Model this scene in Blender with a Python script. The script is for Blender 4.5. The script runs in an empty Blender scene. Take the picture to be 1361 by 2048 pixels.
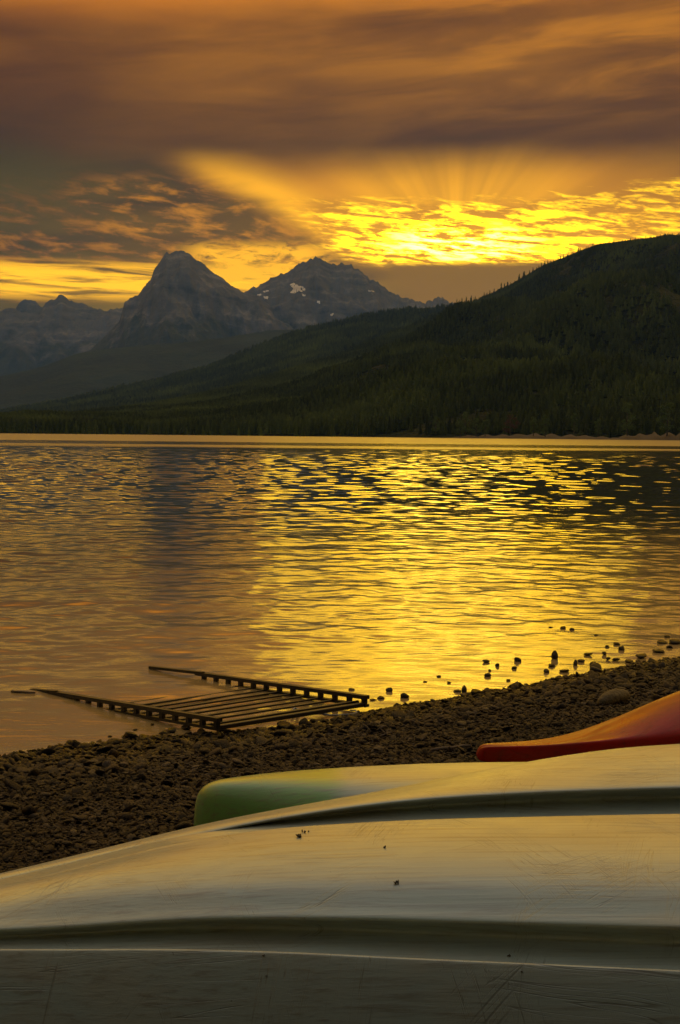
import bpy, bmesh, math, random
import numpy as np
from mathutils import Vector, Matrix, Euler

random.seed(7)
rng = np.random.default_rng(7)
scene = bpy.context.scene
col = scene.collection
R = math.radians

# ------------------------------------------------------------------ camera
EYE = 1.5
cam_data = bpy.data.cameras.new("camera")
cam = bpy.data.objects.new("camera", cam_data)
col.objects.link(cam)
cam_data.sensor_fit = 'VERTICAL'
cam_data.sensor_height = 36.0
cam_data.lens = 50.0
cam_data.clip_start = 0.05
cam_data.clip_end = 60000.0
CAM_M = Matrix.Rotation(R(90 - 3.115), 3, 'X') @ Matrix.Rotation(R(0.526), 3, 'Z')
cam.matrix_world = Matrix.Translation((0, 0, EYE)) @ CAM_M.to_4x4()
scene.camera = cam
FPX = 1024 / (18.0 / 50.0)
CM = np.array(CAM_M)

def ray(px, py):
    d = np.array([(px - 680.5) / FPX, -(py - 1024.0) / FPX, -1.0])
    return CM @ d

def at(px, py, dist):
    """world point seen at photo pixel px,py at the distance dist along +Y"""
    d = ray(px, py)
    k = dist / d[1]
    return np.array([d[0] * k, dist, EYE + d[2] * k])

# ------------------------------------------------------------------ node helper
class N:
    """tiny expression wrapper round shader sockets"""
    def __init__(s, t, sock): s.t, s.s = t, sock
    def _m(s, op, *a):
        n = s.t.nodes.new('ShaderNodeMath'); n.operation = op
        for i, v in enumerate((s,) + a):
            if isinstance(v, N): s.t.links.new(v.s, n.inputs[i])
            else: n.inputs[i].default_value = float(v)
        return N(s.t, n.outputs[0])
    def __add__(s, o): return s._m('ADD', o)
    __radd__ = __add__
    def __mul__(s, o): return s._m('MULTIPLY', o)
    __rmul__ = __mul__
    def __sub__(s, o): return s._m('SUBTRACT', o)
    def __rsub__(s, o): return (s * -1.0) + o
    def __truediv__(s, o): return s._m('DIVIDE', o)
    def __pow__(s, o): return s._m('POWER', o)
    def max(s, o): return s._m('MAXIMUM', o)
    def min(s, o): return s._m('MINIMUM', o)
    def exp(s): return s._m('EXPONENT')
    def atan2(s, o): return s._m('ARCTAN2', o)
    def sqrt(s): return s._m('SQRT')
    def ss(s, a, b, lo=0.0, hi=1.0):
        n = s.t.nodes.new('ShaderNodeMapRange'); n.interpolation_type = 'SMOOTHSTEP'
        s.t.links.new(s.s, n.inputs[0])
        flip = a > b
        if flip: a, b, lo, hi = b, a, hi, lo
        for i, v in zip((1, 2, 3, 4), (a, b, lo, hi)): n.inputs[i].default_value = v
        return N(s.t, n.outputs[0])

def vec(t, x, y, z=0.0):
    n = t.nodes.new('ShaderNodeCombineXYZ')
    for i, v in enumerate((x, y, z)):
        if isinstance(v, N): t.links.new(v.s, n.inputs[i])
        else: n.inputs[i].default_value = v
    return N(t, n.outputs[0])

def noise(t, v, scale=1.0, detail=4.0, rough=0.5, dist=0.0):
    n = t.nodes.new('ShaderNodeTexNoise')
    n.noise_dimensions = '3D'
    if v is not None: t.links.new(v.s, n.inputs['Vector'])
    n.inputs['Scale'].default_value = scale
    n.inputs['Detail'].default_value = detail
    n.inputs['Roughness'].default_value = rough
    n.inputs['Distortion'].default_value = dist
    return N(t, n.outputs[0])

def mix(t, f, a, b):
    n = t.nodes.new('ShaderNodeMix'); n.data_type = 'RGBA'
    if isinstance(f, N): t.links.new(f.s, n.inputs[0])
    else: n.inputs[0].default_value = f
    for i, v in ((6, a), (7, b)):
        if isinstance(v, N): t.links.new(v.s, n.inputs[i])
        else: n.inputs[i].default_value = (v[0], v[1], v[2], 1)
    return N(t, n.outputs[2])

def scalec(t, c, f):
    n = t.nodes.new('ShaderNodeVectorMath'); n.operation = 'SCALE'
    if isinstance(c, N): t.links.new(c.s, n.inputs[0])
    else: n.inputs[0].default_value = c
    if isinstance(f, N): t.links.new(f.s, n.inputs['Scale'])
    else: n.inputs['Scale'].default_value = f
    return N(t, n.outputs[0])

def addc(t, a, b):
    n = t.nodes.new('ShaderNodeVectorMath'); n.operation = 'ADD'
    t.links.new(a.s, n.inputs[0]); t.links.new(b.s, n.inputs[1])
    return N(t, n.outputs[0])

def ramp(t, f, stops, interp='EASE'):
    n = t.nodes.new('ShaderNodeValToRGB')
    t.links.new(f.s, n.inputs[0])
    cr = n.color_ramp; cr.interpolation = interp
    while len(cr.elements) < len(stops): cr.elements.new(0.5)
    for e, (p, c) in zip(cr.elements, stops):
        e.position = p; e.color = (c[0], c[1], c[2], 1)
    return N(t, n.outputs[0])

def srgb(r, g, b, k=1.0):
    f = lambda c: (c / 255 / 12.92 if c / 255 <= 0.04045 else ((c / 255 + 0.055) / 1.055) ** 2.4) * k
    return (f(r), f(g), f(b))

# ------------------------------------------------------------------ world
HAZE = 4.2e-5                         # density of the haze layer, per metre
SUN_AZ = (900 - 680.5) / FPX          # azimuth right of +Y, radians
SUN_EL = (871 - 490) / FPX            # elevation, radians
world = bpy.data.worlds.new("World")
scene.world = world
world.use_nodes = True
t = world.node_tree
t.nodes.clear()
tc = t.nodes.new('ShaderNodeTexCoord')
sep = t.nodes.new('ShaderNodeSeparateXYZ')
t.links.new(tc.outputs['Generated'], sep.inputs[0])
dx, dy, dz = (N(t, sep.outputs[i]) for i in range(3))
azn = dx.atan2(dy)
eln = dz.atan2((dx * dx + dy * dy).sqrt())
# u,v: azimuth and elevation counted in 1/2844 rad, u to the right, v downwards
u = azn * FPX + 680.5
v = eln * (-FPX) + 869.0 + (azn.max(-0.6).min(0.6)) * 26.0
back = azn._m('ABSOLUTE').ss(0.5, 2.4)
big = noise(t, vec(t, u * 0.0011, v * 0.0045), 1.0, 4, 0.5, 0.3)
streak = noise(t, vec(t, u * 0.0028 + 7.3, v * 0.017 + u * 0.0012), 1.0, 5, 0.55, 0.4)
wob = noise(t, vec(t, u * 0.004 + 3.1, v * 0.008), 1.0, 3, 0.5) - 0.5
vv = v + wob * 60.0
K = lambda y: (y + 3000.0) / 4000.0
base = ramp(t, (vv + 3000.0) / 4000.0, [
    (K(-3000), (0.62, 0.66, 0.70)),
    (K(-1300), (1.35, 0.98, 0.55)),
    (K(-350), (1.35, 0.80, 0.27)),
    (K(-10), srgb(196, 118, 42)),
    (K(75), srgb(118, 76, 30)),
    (K(180), srgb(104, 68, 26)),
    (K(285), srgb(84, 57, 24)),
    (K(365), srgb(76, 62, 36)),
    (K(480), srgb(92, 74, 44)),
    (K(600), srgb(108, 90, 60)),
    (K(800), srgb(140, 120, 90)),
])
lumi = (big * 1.5 + streak * 1.1) - 0.28
lumi = lumi.ss(0.25, 1.75, 0.30, 2.2)
high = v.ss(-60, -700) * 0.75
lumi = lumi * (1.0 - high) + high
cl = scalec(t, base, lumi * (1.0 + v.ss(90, 0) * v.ss(-900, 0) * u.ss(900, 0) * 0.55) * (1.0 - v.ss(-40, 100) * v.ss(420, 330) * u.ss(420, 40) * 0.40))
# the left of the view is darker and greyer
grey = u.ss(620, -100) * v.ss(120, 420)
cl = mix(t, grey * 0.7, cl, srgb(54, 55, 44))
# bright band on the upper right
cl = mix(t, (u.ss(300, 1300) * streak.ss(0.42, 0.68) * v.ss(300, 120) * v.ss(-900, -60)) * 0.5, cl, srgb(194, 126, 42))
cl = mix(t, (u.ss(760, 150) * v.ss(115, 15) * v.ss(-700, -60)) * 0.75, cl, srgb(200, 122, 46))
# left mottled altocumulus, lit from beneath
mot = noise(t, vec(t, u * 0.011 + v * 0.007, v * 0.042 - u * 0.005), 1.0, 6, 0.62, 0.3)
motm = u.ss(720, 560) * v.ss(350, 410) * v.ss(560, 520) * (u.ss(90, 300).max(v.ss(400, 500) * 0.6) * 0.9 + 0.1)
motw = mot.ss(0.44, 0.68)
cl = mix(t, motw * motm * 0.7, cl, srgb(204, 138, 56))
# streaks of light over the left skyline
ban = noise(t, vec(t, u * 0.0045 + 2.0, v * 0.062 - u * 0.002), 1.0, 5, 0.6, 0.5)
banm = v.ss(522, 553) * v.ss(618, 586) * u.ss(640, 480)
cl = mix(t, ban.ss(0.34, 0.56) * banm, cl, (1.15, 0.58, 0.04))
lump = noise(t, vec(t, u * 0.016 + 4.0, v * 0.05), 1.0, 5, 0.62, 0.7)
lum2m = u.ss(330, 430) * u.ss(700, 600) * v.ss(482, 510) * v.ss(600, 560)
cl = mix(t, lump.ss(0.36, 0.56) * lum2m, cl, srgb(252, 180, 36))
# fan of rays above the hidden sun
du = u - 905.0
dv = 515.0 - v
ang = du.atan2(dv)
rad = (du * du + dv * dv).sqrt()
raysn = noise(t, vec(t, ang * 4.2 + 1.7, rad * 0.0009), 1.0, 2, 0.5)
fan_top = (v + wob * 34.0 + ((u - 850.0) * 0.014)).ss(296, 392)
fan_l = ((v - 310.0) - (u - 300.0) * 0.535 + wob * 40.0 + (streak - 0.5) * 110.0).ss(34, -56)
fan_r = u.ss(1520, 1120)
fan = fan_top * fan_l * fan_r * v.ss(560, 500)
fanc = ramp(t, rad / 700.0, [(0.0, (1.1, 0.52, 0.03)), (0.22, (0.72, 0.32, 0.02)), (0.5, (0.56, 0.23, 0.016)), (1.0, (0.62, 0.25, 0.02))])
fanc = scalec(t, fanc, raysn.ss(0.25, 0.75, 0.84, 1.16))
shaft = ((v - 318.0) - (u - 330.0) * 0.50)
shaftm = shaft.ss(-95, -18) * shaft.ss(40, -10) * u.ss(300, 380) * u.ss(700, 600)
fanc = addc(t, fanc, scalec(t, (0.45, 0.23, 0.012), shaftm))
cl = mix(t, fan * 0.96, cl, fanc)
# rippled bright cloud round the sun
rip = noise(t, vec(t, u * 0.0105, v * 0.085 - u * 0.009), 1.0, 6, 0.62, 0.7)
rip2 = noise(t, vec(t, u * 0.030 + 9.0, v * 0.125 - u * 0.010), 1.0, 4, 0.6, 0.6)
rr = rip * 0.62 + rip2 * 0.38
topedge = (v + (rip - 0.5) * 60.0 + (u - 1060.0).max(0.0) * 0.12 + (840.0 - u).max(0.0) * 0.02).ss(404, 428)
botedge = (v + (rip - 0.5) * 34.0 + (760.0 - u).max(0.0) * 0.16).ss(546, 526)
ripm = topedge * botedge * ((u - (v - 400.0) * 0.9) + (rip - 0.5) * 60.0).ss(520, 640)
core = ((du * du) * 0.000020 + ((v - 497.0) * (v - 497.0)) * 0.00035)._m('MULTIPLY', -1.0).exp()
wide = ((du * du) * 0.0000034 + ((v - 480.0) * (v - 480.0)) * 0.00022)._m('MULTIPLY', -1.0).exp()
lo = mix(t, wide, srgb(160, 108, 40), (0.66, 0.29, 0.016))
hi = mix(t, wide, (1.40, 0.80, 0.04), (1.7, 0.82, 0.025))
hi = mix(t, core, hi, (7.5, 5.4, 2.6))
ripc = mix(t, (rr + core * 0.05).ss(0.45, 0.64), lo, hi)
cl = mix(t, ripm, cl, ripc)
# flat dark cloud below the glow
dk = (v + (rip - 0.5) * 30.0).ss(523, 541) * (u + (rip - 0.5) * 90.0 - (v - 540.0) * 0.9).ss(706, 790)
cl = mix(t, dk * 0.95, cl, srgb(120, 94, 52))
# cool grey dawn sky opposite the sun
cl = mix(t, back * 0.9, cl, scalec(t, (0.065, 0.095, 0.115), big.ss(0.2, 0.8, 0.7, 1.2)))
sky = t.nodes.new('ShaderNodeTexSky')
sky.sky_type = 'NISHITA'
sky.sun_disc = False
sky.sun_elevation = SUN_EL
sky.sun_rotation = SUN_AZ
hs = t.nodes.new('ShaderNodeHueSaturation'); hs.inputs['Saturation'].default_value = 1.36
t.links.new(cl.s, hs.inputs['Color'])
front = back.ss(1.0, 0.0)
# clear-air radiance above the haze layer: what the haze takes away on the way down is added here
sel = eln._m('SINE').max(0.02)
path = ((sel ** -1.0) * 1800.0).min(18000.0)
veil = 1.0 - (path * -HAZE).exp()
sb = t.nodes.new('ShaderNodeVectorMath'); sb.operation = 'SUBTRACT'
t.links.new(hs.outputs[0], sb.inputs[0]); t.links.new(scalec(t, (0.035, 0.045, 0.12), veil * front).s, sb.inputs[1])
mxn = t.nodes.new('ShaderNodeVectorMath'); mxn.operation = 'MAXIMUM'
t.links.new(sb.outputs[0], mxn.inputs[0]); mxn.inputs[1].default_value = (0.02, 0.012, 0.001)
cl = scalec(t, N(t, mxn.outputs[0]), (path * HAZE).exp() * 0.94)
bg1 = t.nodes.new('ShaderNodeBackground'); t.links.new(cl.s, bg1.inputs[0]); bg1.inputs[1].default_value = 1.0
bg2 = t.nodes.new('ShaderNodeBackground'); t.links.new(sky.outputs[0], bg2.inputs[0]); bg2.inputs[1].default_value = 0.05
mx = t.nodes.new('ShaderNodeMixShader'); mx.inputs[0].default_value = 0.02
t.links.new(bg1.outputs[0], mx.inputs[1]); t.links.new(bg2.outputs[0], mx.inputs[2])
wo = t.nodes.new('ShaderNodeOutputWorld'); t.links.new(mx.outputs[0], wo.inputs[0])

sun_data = bpy.data.lights.new("sun", 'SUN')
sun_data.energy = 0.085
sun_data.angle = R(15)
sun_data.color = (1.0, 0.62, 0.02)
sun = bpy.data.objects.new("sun", sun_data)
col.objects.link(sun)
sd = Vector((math.sin(SUN_AZ) * math.cos(SUN_EL), math.cos(SUN_AZ) * math.cos(SUN_EL), math.sin(SUN_EL)))
sun.rotation_euler = sd.to_track_quat('Z', 'Y').to_euler()
sun.location = (3, 20, 8)

scene.view_settings.view_transform = 'Standard'
scene.view_settings.look = 'None'
scene.view_settings.exposure = 0.28
scene.view_settings.gamma = 1.0
scene.cycles.max_bounces = 6
scene.cycles.diffuse_bounces = 2
scene.cycles.volume_bounces = 0
scene.cycles.sample_clamp_indirect = 4.0

# ------------------------------------------------------------------ helpers
def setp(o, label=None, cat=None, group=None, kind=None):
    if label: o['label'] = label
    if cat: o['category'] = cat
    if group: o['group'] = group
    if kind: o['kind'] = kind
    return o

def mesh_np(name, verts, faces, smooth=True):
    me = bpy.data.meshes.new(name)
    verts = np.asarray(verts, dtype=np.float32); faces = np.asarray(faces, dtype=np.int32)
    me.vertices.add(len(verts)); me.vertices.foreach_set('co', verts.ravel())
    k = faces.shape[1]
    me.loops.add(faces.size); me.loops.foreach_set('vertex_index', faces.ravel())
    me.polygons.add(len(faces))
    me.polygons.foreach_set('loop_start', np.arange(0, faces.size, k, dtype=np.int32))
    me.polygons.foreach_set('loop_total', np.full(len(faces), k, dtype=np.int32))
    me.polygons.foreach_set('use_smooth', np.full(len(faces), smooth))
    me.update(); me.validate()
    return me

def link(name, me, m=None, parent=None):
    o = bpy.data.objects.new(name, me)
    col.objects.link(o)
    if m is not None:
        if len(me.materials) == 0: me.materials.append(m)
    if parent is not None: o.parent = parent
    return o

def grid_faces(nr, nc):
    i = np.arange(nr * nc).reshape(nr, nc)
    return np.stack([i[:-1, :-1], i[:-1, 1:], i[1:, 1:], i[1:, :-1]], -1).reshape(-1, 4)

def empty(name, loc=(0, 0, 0)):
    o = bpy.data.objects.new(name, None); o.empty_display_size = 0.1
    o.location = loc; col.objects.link(o); return o

def bm_mesh(name, bm, smooth=False):
    me = bpy.data.meshes.new(name)
    for f in bm.faces: f.smooth = smooth
    bm.to_mesh(me); bm.free(); return me

_P = rng.permutation(4096)
_G = rng.uniform(0, 2 * np.pi, 4096)
_gx, _gy = np.cos(_G), np.sin(_G)
def pnoise(x, y):
    xi = np.floor(x).astype(np.int64); yi = np.floor(y).astype(np.int64)
    xf = x - xi; yf = y - yi
    def g(a, b, fx, fy):
        h = _P[(a + _P[b & 4095]) & 4095]
        return _gx[h] * fx + _gy[h] * fy
    ux = xf * xf * xf * (xf * (xf * 6 - 15) + 10); uy = yf * yf * yf * (yf * (yf * 6 - 15) + 10)
    a = g(xi, yi, xf, yf); b = g(xi + 1, yi, xf - 1, yf)
    c = g(xi, yi + 1, xf, yf - 1); d = g(xi + 1, yi + 1, xf - 1, yf - 1)
    return (a + (b - a) * ux) * (1 - uy) + (c + (d - c) * ux) * uy
def fbm(x, y, o=5, gain=0.5, ridged=False):
    s = np.zeros(np.broadcast(x, y).shape); amp = 1.0; f = 1.0
    for k in range(o):
        n = pnoise(x * f + 17.3 * k, y * f - 9.1 * k) * 1.4
        s += amp * ((1 - 2 * np.abs(n)) if ridged else n)
        amp *= gain; f *= 2.03
    return s
def sstep(a, b, x):
    k = np.clip((x - a) / (b - a), 0, 1); return k * k * (3 - 2 * k)

# ------------------------------------------------------------------ materials
def material(name):
    m = bpy.data.materials.new(name); m.use_nodes = True
    nt = m.node_tree; b = nt.nodes['Principled BSDF']
    return m, nt, b
def put(nt, a, sock): nt.links.new(a.s, sock)
def geo_pos(nt):
    g = nt.nodes.new('ShaderNodeNewGeometry'); return N(nt, g.outputs['Position'])
def obj_co(nt):
    g = nt.nodes.new('ShaderNodeTexCoord'); return N(nt, g.outputs['Object'])
def sepv(nt, v):
    s = nt.nodes.new('ShaderNodeSeparateXYZ'); nt.links.new(v.s, s.inputs[0])
    return [N(nt, s.outputs[i]) for i in range(3)]
def bump(nt, h, b, strength=0.5, distance=0.01):
    n = nt.nodes.new('ShaderNodeBump'); n.inputs['Strength'].default_value = strength
    n.inputs['Distance'].default_value = distance
    nt.links.new(h.s, n.inputs['Height']); nt.links.new(n.outputs[0], b.inputs['Normal'])
    return n
def orand(nt):
    g = nt.nodes.new('ShaderNodeObjectInfo'); return N(nt, g.outputs['Random'])

# water
m_water, nt, b = material("lake_water")
X, Y, Z = sepv(nt, geo_pos(nt))
dist = (X * X + Y * Y).sqrt()
b.inputs['Base Color'].default_value = (0.030, 0.028, 0.020, 1)
b.inputs['IOR'].default_value = 2.3
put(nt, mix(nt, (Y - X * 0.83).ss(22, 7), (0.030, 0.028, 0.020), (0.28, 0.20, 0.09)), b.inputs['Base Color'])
windn = noise(nt, vec(nt, X * 0.004, Y * 0.012 + X * 0.001), 1.0, 3, 0.5)
wind = (Y + (windn - 0.5) * 70.0).ss(150, 172)
calm = 1.0 - (Y + (windn - 0.5) * 60.0).ss(175, 190) * (Y + (windn - 0.5) * 60.0).ss(270, 240) * 0.85
put(nt, dist.ss(16, 38, 0.11, 0.03) + dist.ss(45, 110, 0.0, 0.05) + wind * calm * 0.24, b.inputs['Roughness'])
fine = noise(nt, vec(nt, X * 3.2, Y * 9.0), 1.0, 3, 0.5, 0.2)
bn = bump(nt, fine, b, 0.35, 0.012)
put(nt, dist.ss(30, 9, 0.0, 0.30), bn.inputs['Strength'])

# beach ground between the pebbles
m_gravel, nt, b = material("beach_gravel")
P = geo_pos(nt)
n1 = noise(nt, P, 60, 5, 0.65); n2 = noise(nt, P, 2.2, 4, 0.6)
vor = nt.nodes.new('ShaderNodeTexVoronoi'); vor.inputs['Scale'].default_value = 55
nt.links.new(P.s, vor.inputs['Vector'])
c = ramp(nt, n1 * 0.6 + n2 * 0.4, [(0.3, (0.014, 0.010, 0.008)), (0.5, (0.032, 0.023, 0.018)), (0.7, (0.07, 0.052, 0.04))])
put(nt, c, b.inputs['Base Color']); b.inputs['Roughness'].default_value = 0.85; b.inputs['Specular IOR Level'].default_value = 0.1
bump(nt, N(nt, vor.outputs[0]) * -0.6 + n1, b, 1.0, 0.02)

def stone_mat(name, cols, rough, wet=False):
    m, nt, b = material(name); b.inputs['Specular IOR Level'].default_value = 0.22
    r = orand(nt); O = obj_co(nt)
    n = noise(nt, O, 2.5, 5, 0.65); n2 = noise(nt, O, 14, 3, 0.6)
    c = ramp(nt, r, [(i / (len(cols) - 1), k) for i, k in enumerate(cols)], 'LINEAR')
    c = mix(nt, n.ss(0.35, 0.7) * 0.6, c, (0.05, 0.038, 0.03))
    c = mix(nt, n2.ss(0.58, 0.75) * 0.45, c, (0.34, 0.29, 0.24))
    Zp = sepv(nt, geo_pos(nt))[2] + (n - 0.5) * 0.03
    wetf = Zp.ss(0.075, 0.025)
    patch = noise(nt, geo_pos(nt), 1.6, 4, 0.6)
    c = scalec(nt, c, (0.27 - wetf * 0.13) * patch.ss(0.3, 0.7, 0.55, 1.25))
    put(nt, c, b.inputs['Base Color']); put(nt, wetf * -0.35 + rough, b.inputs['Roughness'])
    bump(nt, n2 + n * 0.5, b, 0.5, 0.15)
    return m
m_stone = stone_mat("river_pebble", [(0.07, 0.045, 0.03), (0.13, 0.085, 0.06), (0.08, 0.065, 0.055), (0.19, 0.125, 0.09), (0.05, 0.035, 0.028), (0.34, 0.27, 0.22), (0.11, 0.065, 0.045)], 0.62)
m_wet = stone_mat("wet_stone", [(0.06, 0.04, 0.025), (0.10, 0.07, 0.045), (0.05, 0.04, 0.03), (0.12, 0.08, 0.05)], 0.35)

# forest
def leaf_mat(name, a, c, k=1.0):
    m, nt, b = material(name)
    r = orand(nt); P = geo_pos(nt)
    big = noise(nt, P, 0.0045, 4, 0.6); loc = noise(nt, P, 0.35, 3, 0.6)
    f = (big.ss(0.42, 0.74) * 0.6 + r * 0.3 + loc * 0.25)
    put(nt, mix(nt, f, a, c), b.inputs['Base Color'])
    b.inputs['Roughness'].default_value = 0.9
    b.inputs['Specular IOR Level'].default_value = 0.15
    return m
m_conifer = leaf_mat("conifer_needles", (0.011, 0.015, 0.006), (0.165, 0.195, 0.048))
m_broad = leaf_mat("broadleaf_foliage", (0.085, 0.12, 0.035), (0.15, 0.19, 0.055))
m_trunk, nt, b = material("tree_bark")
put(nt, mix(nt, noise(nt, obj_co(nt), 6, 4), (0.04, 0.03, 0.02), (0.12, 0.09, 0.06)), b.inputs['Base Color']); b.inputs['Roughness'].default_value = 0.9

def slope_mat(name, a, c, sc):
    m, nt, b = material(name)
    P = geo_pos(nt)
    n = noise(nt, P, sc, 6, 0.65); n2 = noise(nt, P, sc * 12, 4, 0.7)
    put(nt, mix(nt, (n * 0.6 + n2 * 0.4).ss(0.36, 0.64), a, c), b.inputs['Base Color'])
    b.inputs['Roughness'].default_value = 1.0; b.inputs['Specular IOR Level'].default_value = 0.05
    bump(nt, n2 + n * 0.5, b, 1.0, 14.0)
    return m
m_hill = slope_mat("forest_floor", (0.010, 0.013, 0.006), (0.030, 0.034, 0.014), 0.004)
m_farhill = slope_mat("far_wooded_slope", (0.010, 0.018, 0.018), (0.030, 0.045, 0.040), 0.0022)

m_rock, nt, b = material("mountain_rock")
P = geo_pos(nt); X, Y, Z = sepv(nt, P)
warp = noise(nt, P, 0.0016, 4, 0.6)
strata = noise(nt, vec(nt, X * 0.0007, Y * 0.0007, Z * 0.016 + warp * 4.0), 1.0, 5, 0.65)
rough_n = noise(nt, P, 0.0055, 8, 0.72)
gully = noise(nt, vec(nt, X * 0.010, Y * 0.002, Z * 0.0016), 1.0, 5, 0.7, 0.5)
rockc = ramp(nt, strata * 0.4 + rough_n * 0.35 + gully * 0.25, [(0.38, (0.055, 0.055, 0.062)), (0.5, (0.12, 0.115, 0.12)), (0.62, (0.24, 0.22, 0.21))])
woods = (Z + (rough_n - 0.5) * 900.0 + (warp - 0.5) * 700.0).ss(930, 700)
c = mix(nt, woods * 0.85, rockc, (0.035, 0.042, 0.026))
put(nt, c, b.inputs['Base Color']); b.inputs['Roughness'].default_value = 1.0
b.inputs['Specular IOR Level'].default_value = 0.05
bump(nt, rough_n * 1.2 + strata * 0.8 + gully, b, 0.6, 50.0)

m_snow, nt, b = material("old_snow")
put(nt, mix(nt, noise(nt, geo_pos(nt), 0.02, 4), (0.62, 0.60, 0.58), (0.86, 0.84, 0.82)), b.inputs['Base Color'])
b.inputs['Roughness'].default_value = 0.8
m_shore, nt, b = material("bare_shore_bank")
put(nt, mix(nt, noise(nt, geo_pos(nt), 0.08, 5), (0.02, 0.014, 0.010), (0.055, 0.036, 0.026)), b.inputs['Base Color'])
b.inputs['Roughness'].default_value = 0.95

# ------------------------------------------------------------------ shoreline and ground
SH = np.array([(-40, -28.0), (-8, 0.6), (-1.57, 6.45), (-1.13, 6.8), (-0.75, 7.02), (-0.2, 7.25), (0.15, 7.6), (0.64, 8.02), (1.35, 8.72), (2.46, 9.75), (6, 13.2), (40, 46)])
def shore_y(x):
    return np.interp(x, SH[:, 0], SH[:, 1])
def shore_s(x, y):
    xs = 0.25 * (shore_y(x - 0.15) + shore_y(x + 0.15)) + 0.5 * shore_y(x)
    return (xs - y) * 0.74 + 0.05 * fbm(x * 2.3, y * 2.3, 4)
def ground_z(x, y):
    s = shore_s(x, y)
    z = np.where(s > 0, 0.068 * s + 0.02 * sstep(0.1, 0.8, s), 0.16 * s)
    z = np.clip(z, -4.0, 2.2)
    near = np.exp(-((x / 30) ** 2 + (y / 30) ** 2))
    return z + near * (0.012 * fbm(x * 3.1, y * 3.1, 4) + 0.02 * fbm(x * 0.8, y * 0.8, 3)) * sstep(-0.5, 0.4, s)

gx = np.unique(np.concatenate([np.linspace(-4, 5, 260), np.linspace(-30, 40, 120), [-15500, -8000, -3000, -900, -300, -100, 120, 300, 900, 3000, 8000, 15500]]))
gy = np.unique(np.concatenate([np.linspace(1, 13, 330), np.linspace(-25, 50, 120), [-2900, -1200, -500, -150, -60, 90, 200, 600, 1500, 4000, 9000, 17400]]))
GX, GY = np.meshgrid(gx, gy)
GZ = ground_z(GX, GY)
gme = mesh_np("beach_ground", np.stack([GX, GY, GZ], -1).reshape(-1, 3), grid_faces(len(gy), len(gx)))
ground = setp(link("beach_ground", gme, m_gravel), kind='structure')

# ------------------------------------------------------------------ lake
def build_water():
    rs = [4.5]
    while rs[-1] < 900: rs.append(rs[-1] + max(0.030, rs[-1] * 0.0031))
    rs = np.array(rs + [1200, 1800, 3000, 5000, 9000])
    th = np.unique(np.concatenate([np.linspace(R(-19), R(21), 400), np.linspace(R(-75), R(75), 140)]))
    RR, TH = np.meshgrid(rs, th, indexing='ij')
    x = RR * np.sin(TH); y = RR * np.cos(TH)
    z = np.zeros_like(x)
    s_in = -shore_s(x, y)
    f_small = 0.45 + 0.55 * sstep(0.2, 3, s_in) + 0.45 * sstep(5, 30, s_in)
    f_big = 0.25 + 0.20 * sstep(0.2, 5, s_in) + 0.45 * sstep(4, 34, s_in) + 0.50 * sstep(16, 50, s_in)
    dr = np.gradient(rs)[:, None] * np.ones_like(x)
    nw = 150
    lam = np.exp(rng.uniform(math.log(0.15), math.log(2.8), nw))
    for i in range(nw):
        L = lam[i]
        spread = R(42) if L > 0.8 else R(52)
        a = rng.normal(0, spread) + R(-6)
        k = 2 * np.pi / L
        s = 0.0070
        w = sstep(2.4, 4.0, L / dr)
        if L < 0.9: w = w * (1 - sstep(60, 130, RR))
        env = 0.65 + 0.7 * np.clip(pnoise(x / (L * 7) + i * 3.3, y / (L * 5) - i), -0.9, 0.9)
        w = w * (f_small if L < 0.7 else f_big)
        z += w * env * s * L / (2 * np.pi) * 1.414 * np.sin(k * (x * math.sin(a) + y * math.cos(a)) + rng.uniform(0, 6.28))
    me = mesh_np("lake_water", np.stack([x, y, z], -1).reshape(-1, 3), grid_faces(len(rs), len(th)))
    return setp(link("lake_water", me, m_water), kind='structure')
lake = build_water()

# ------------------------------------------------------------------ terrain layers
def sil_tan(sil):
    a = []; tt = []
    for px, py in sil:
        d = ray(px, py)
        a.append(math.atan2(d[0], d[1])); tt.append(d[2] / math.hypot(d[0], d[1]))
    return np.array(a), np.array(tt)

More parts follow.
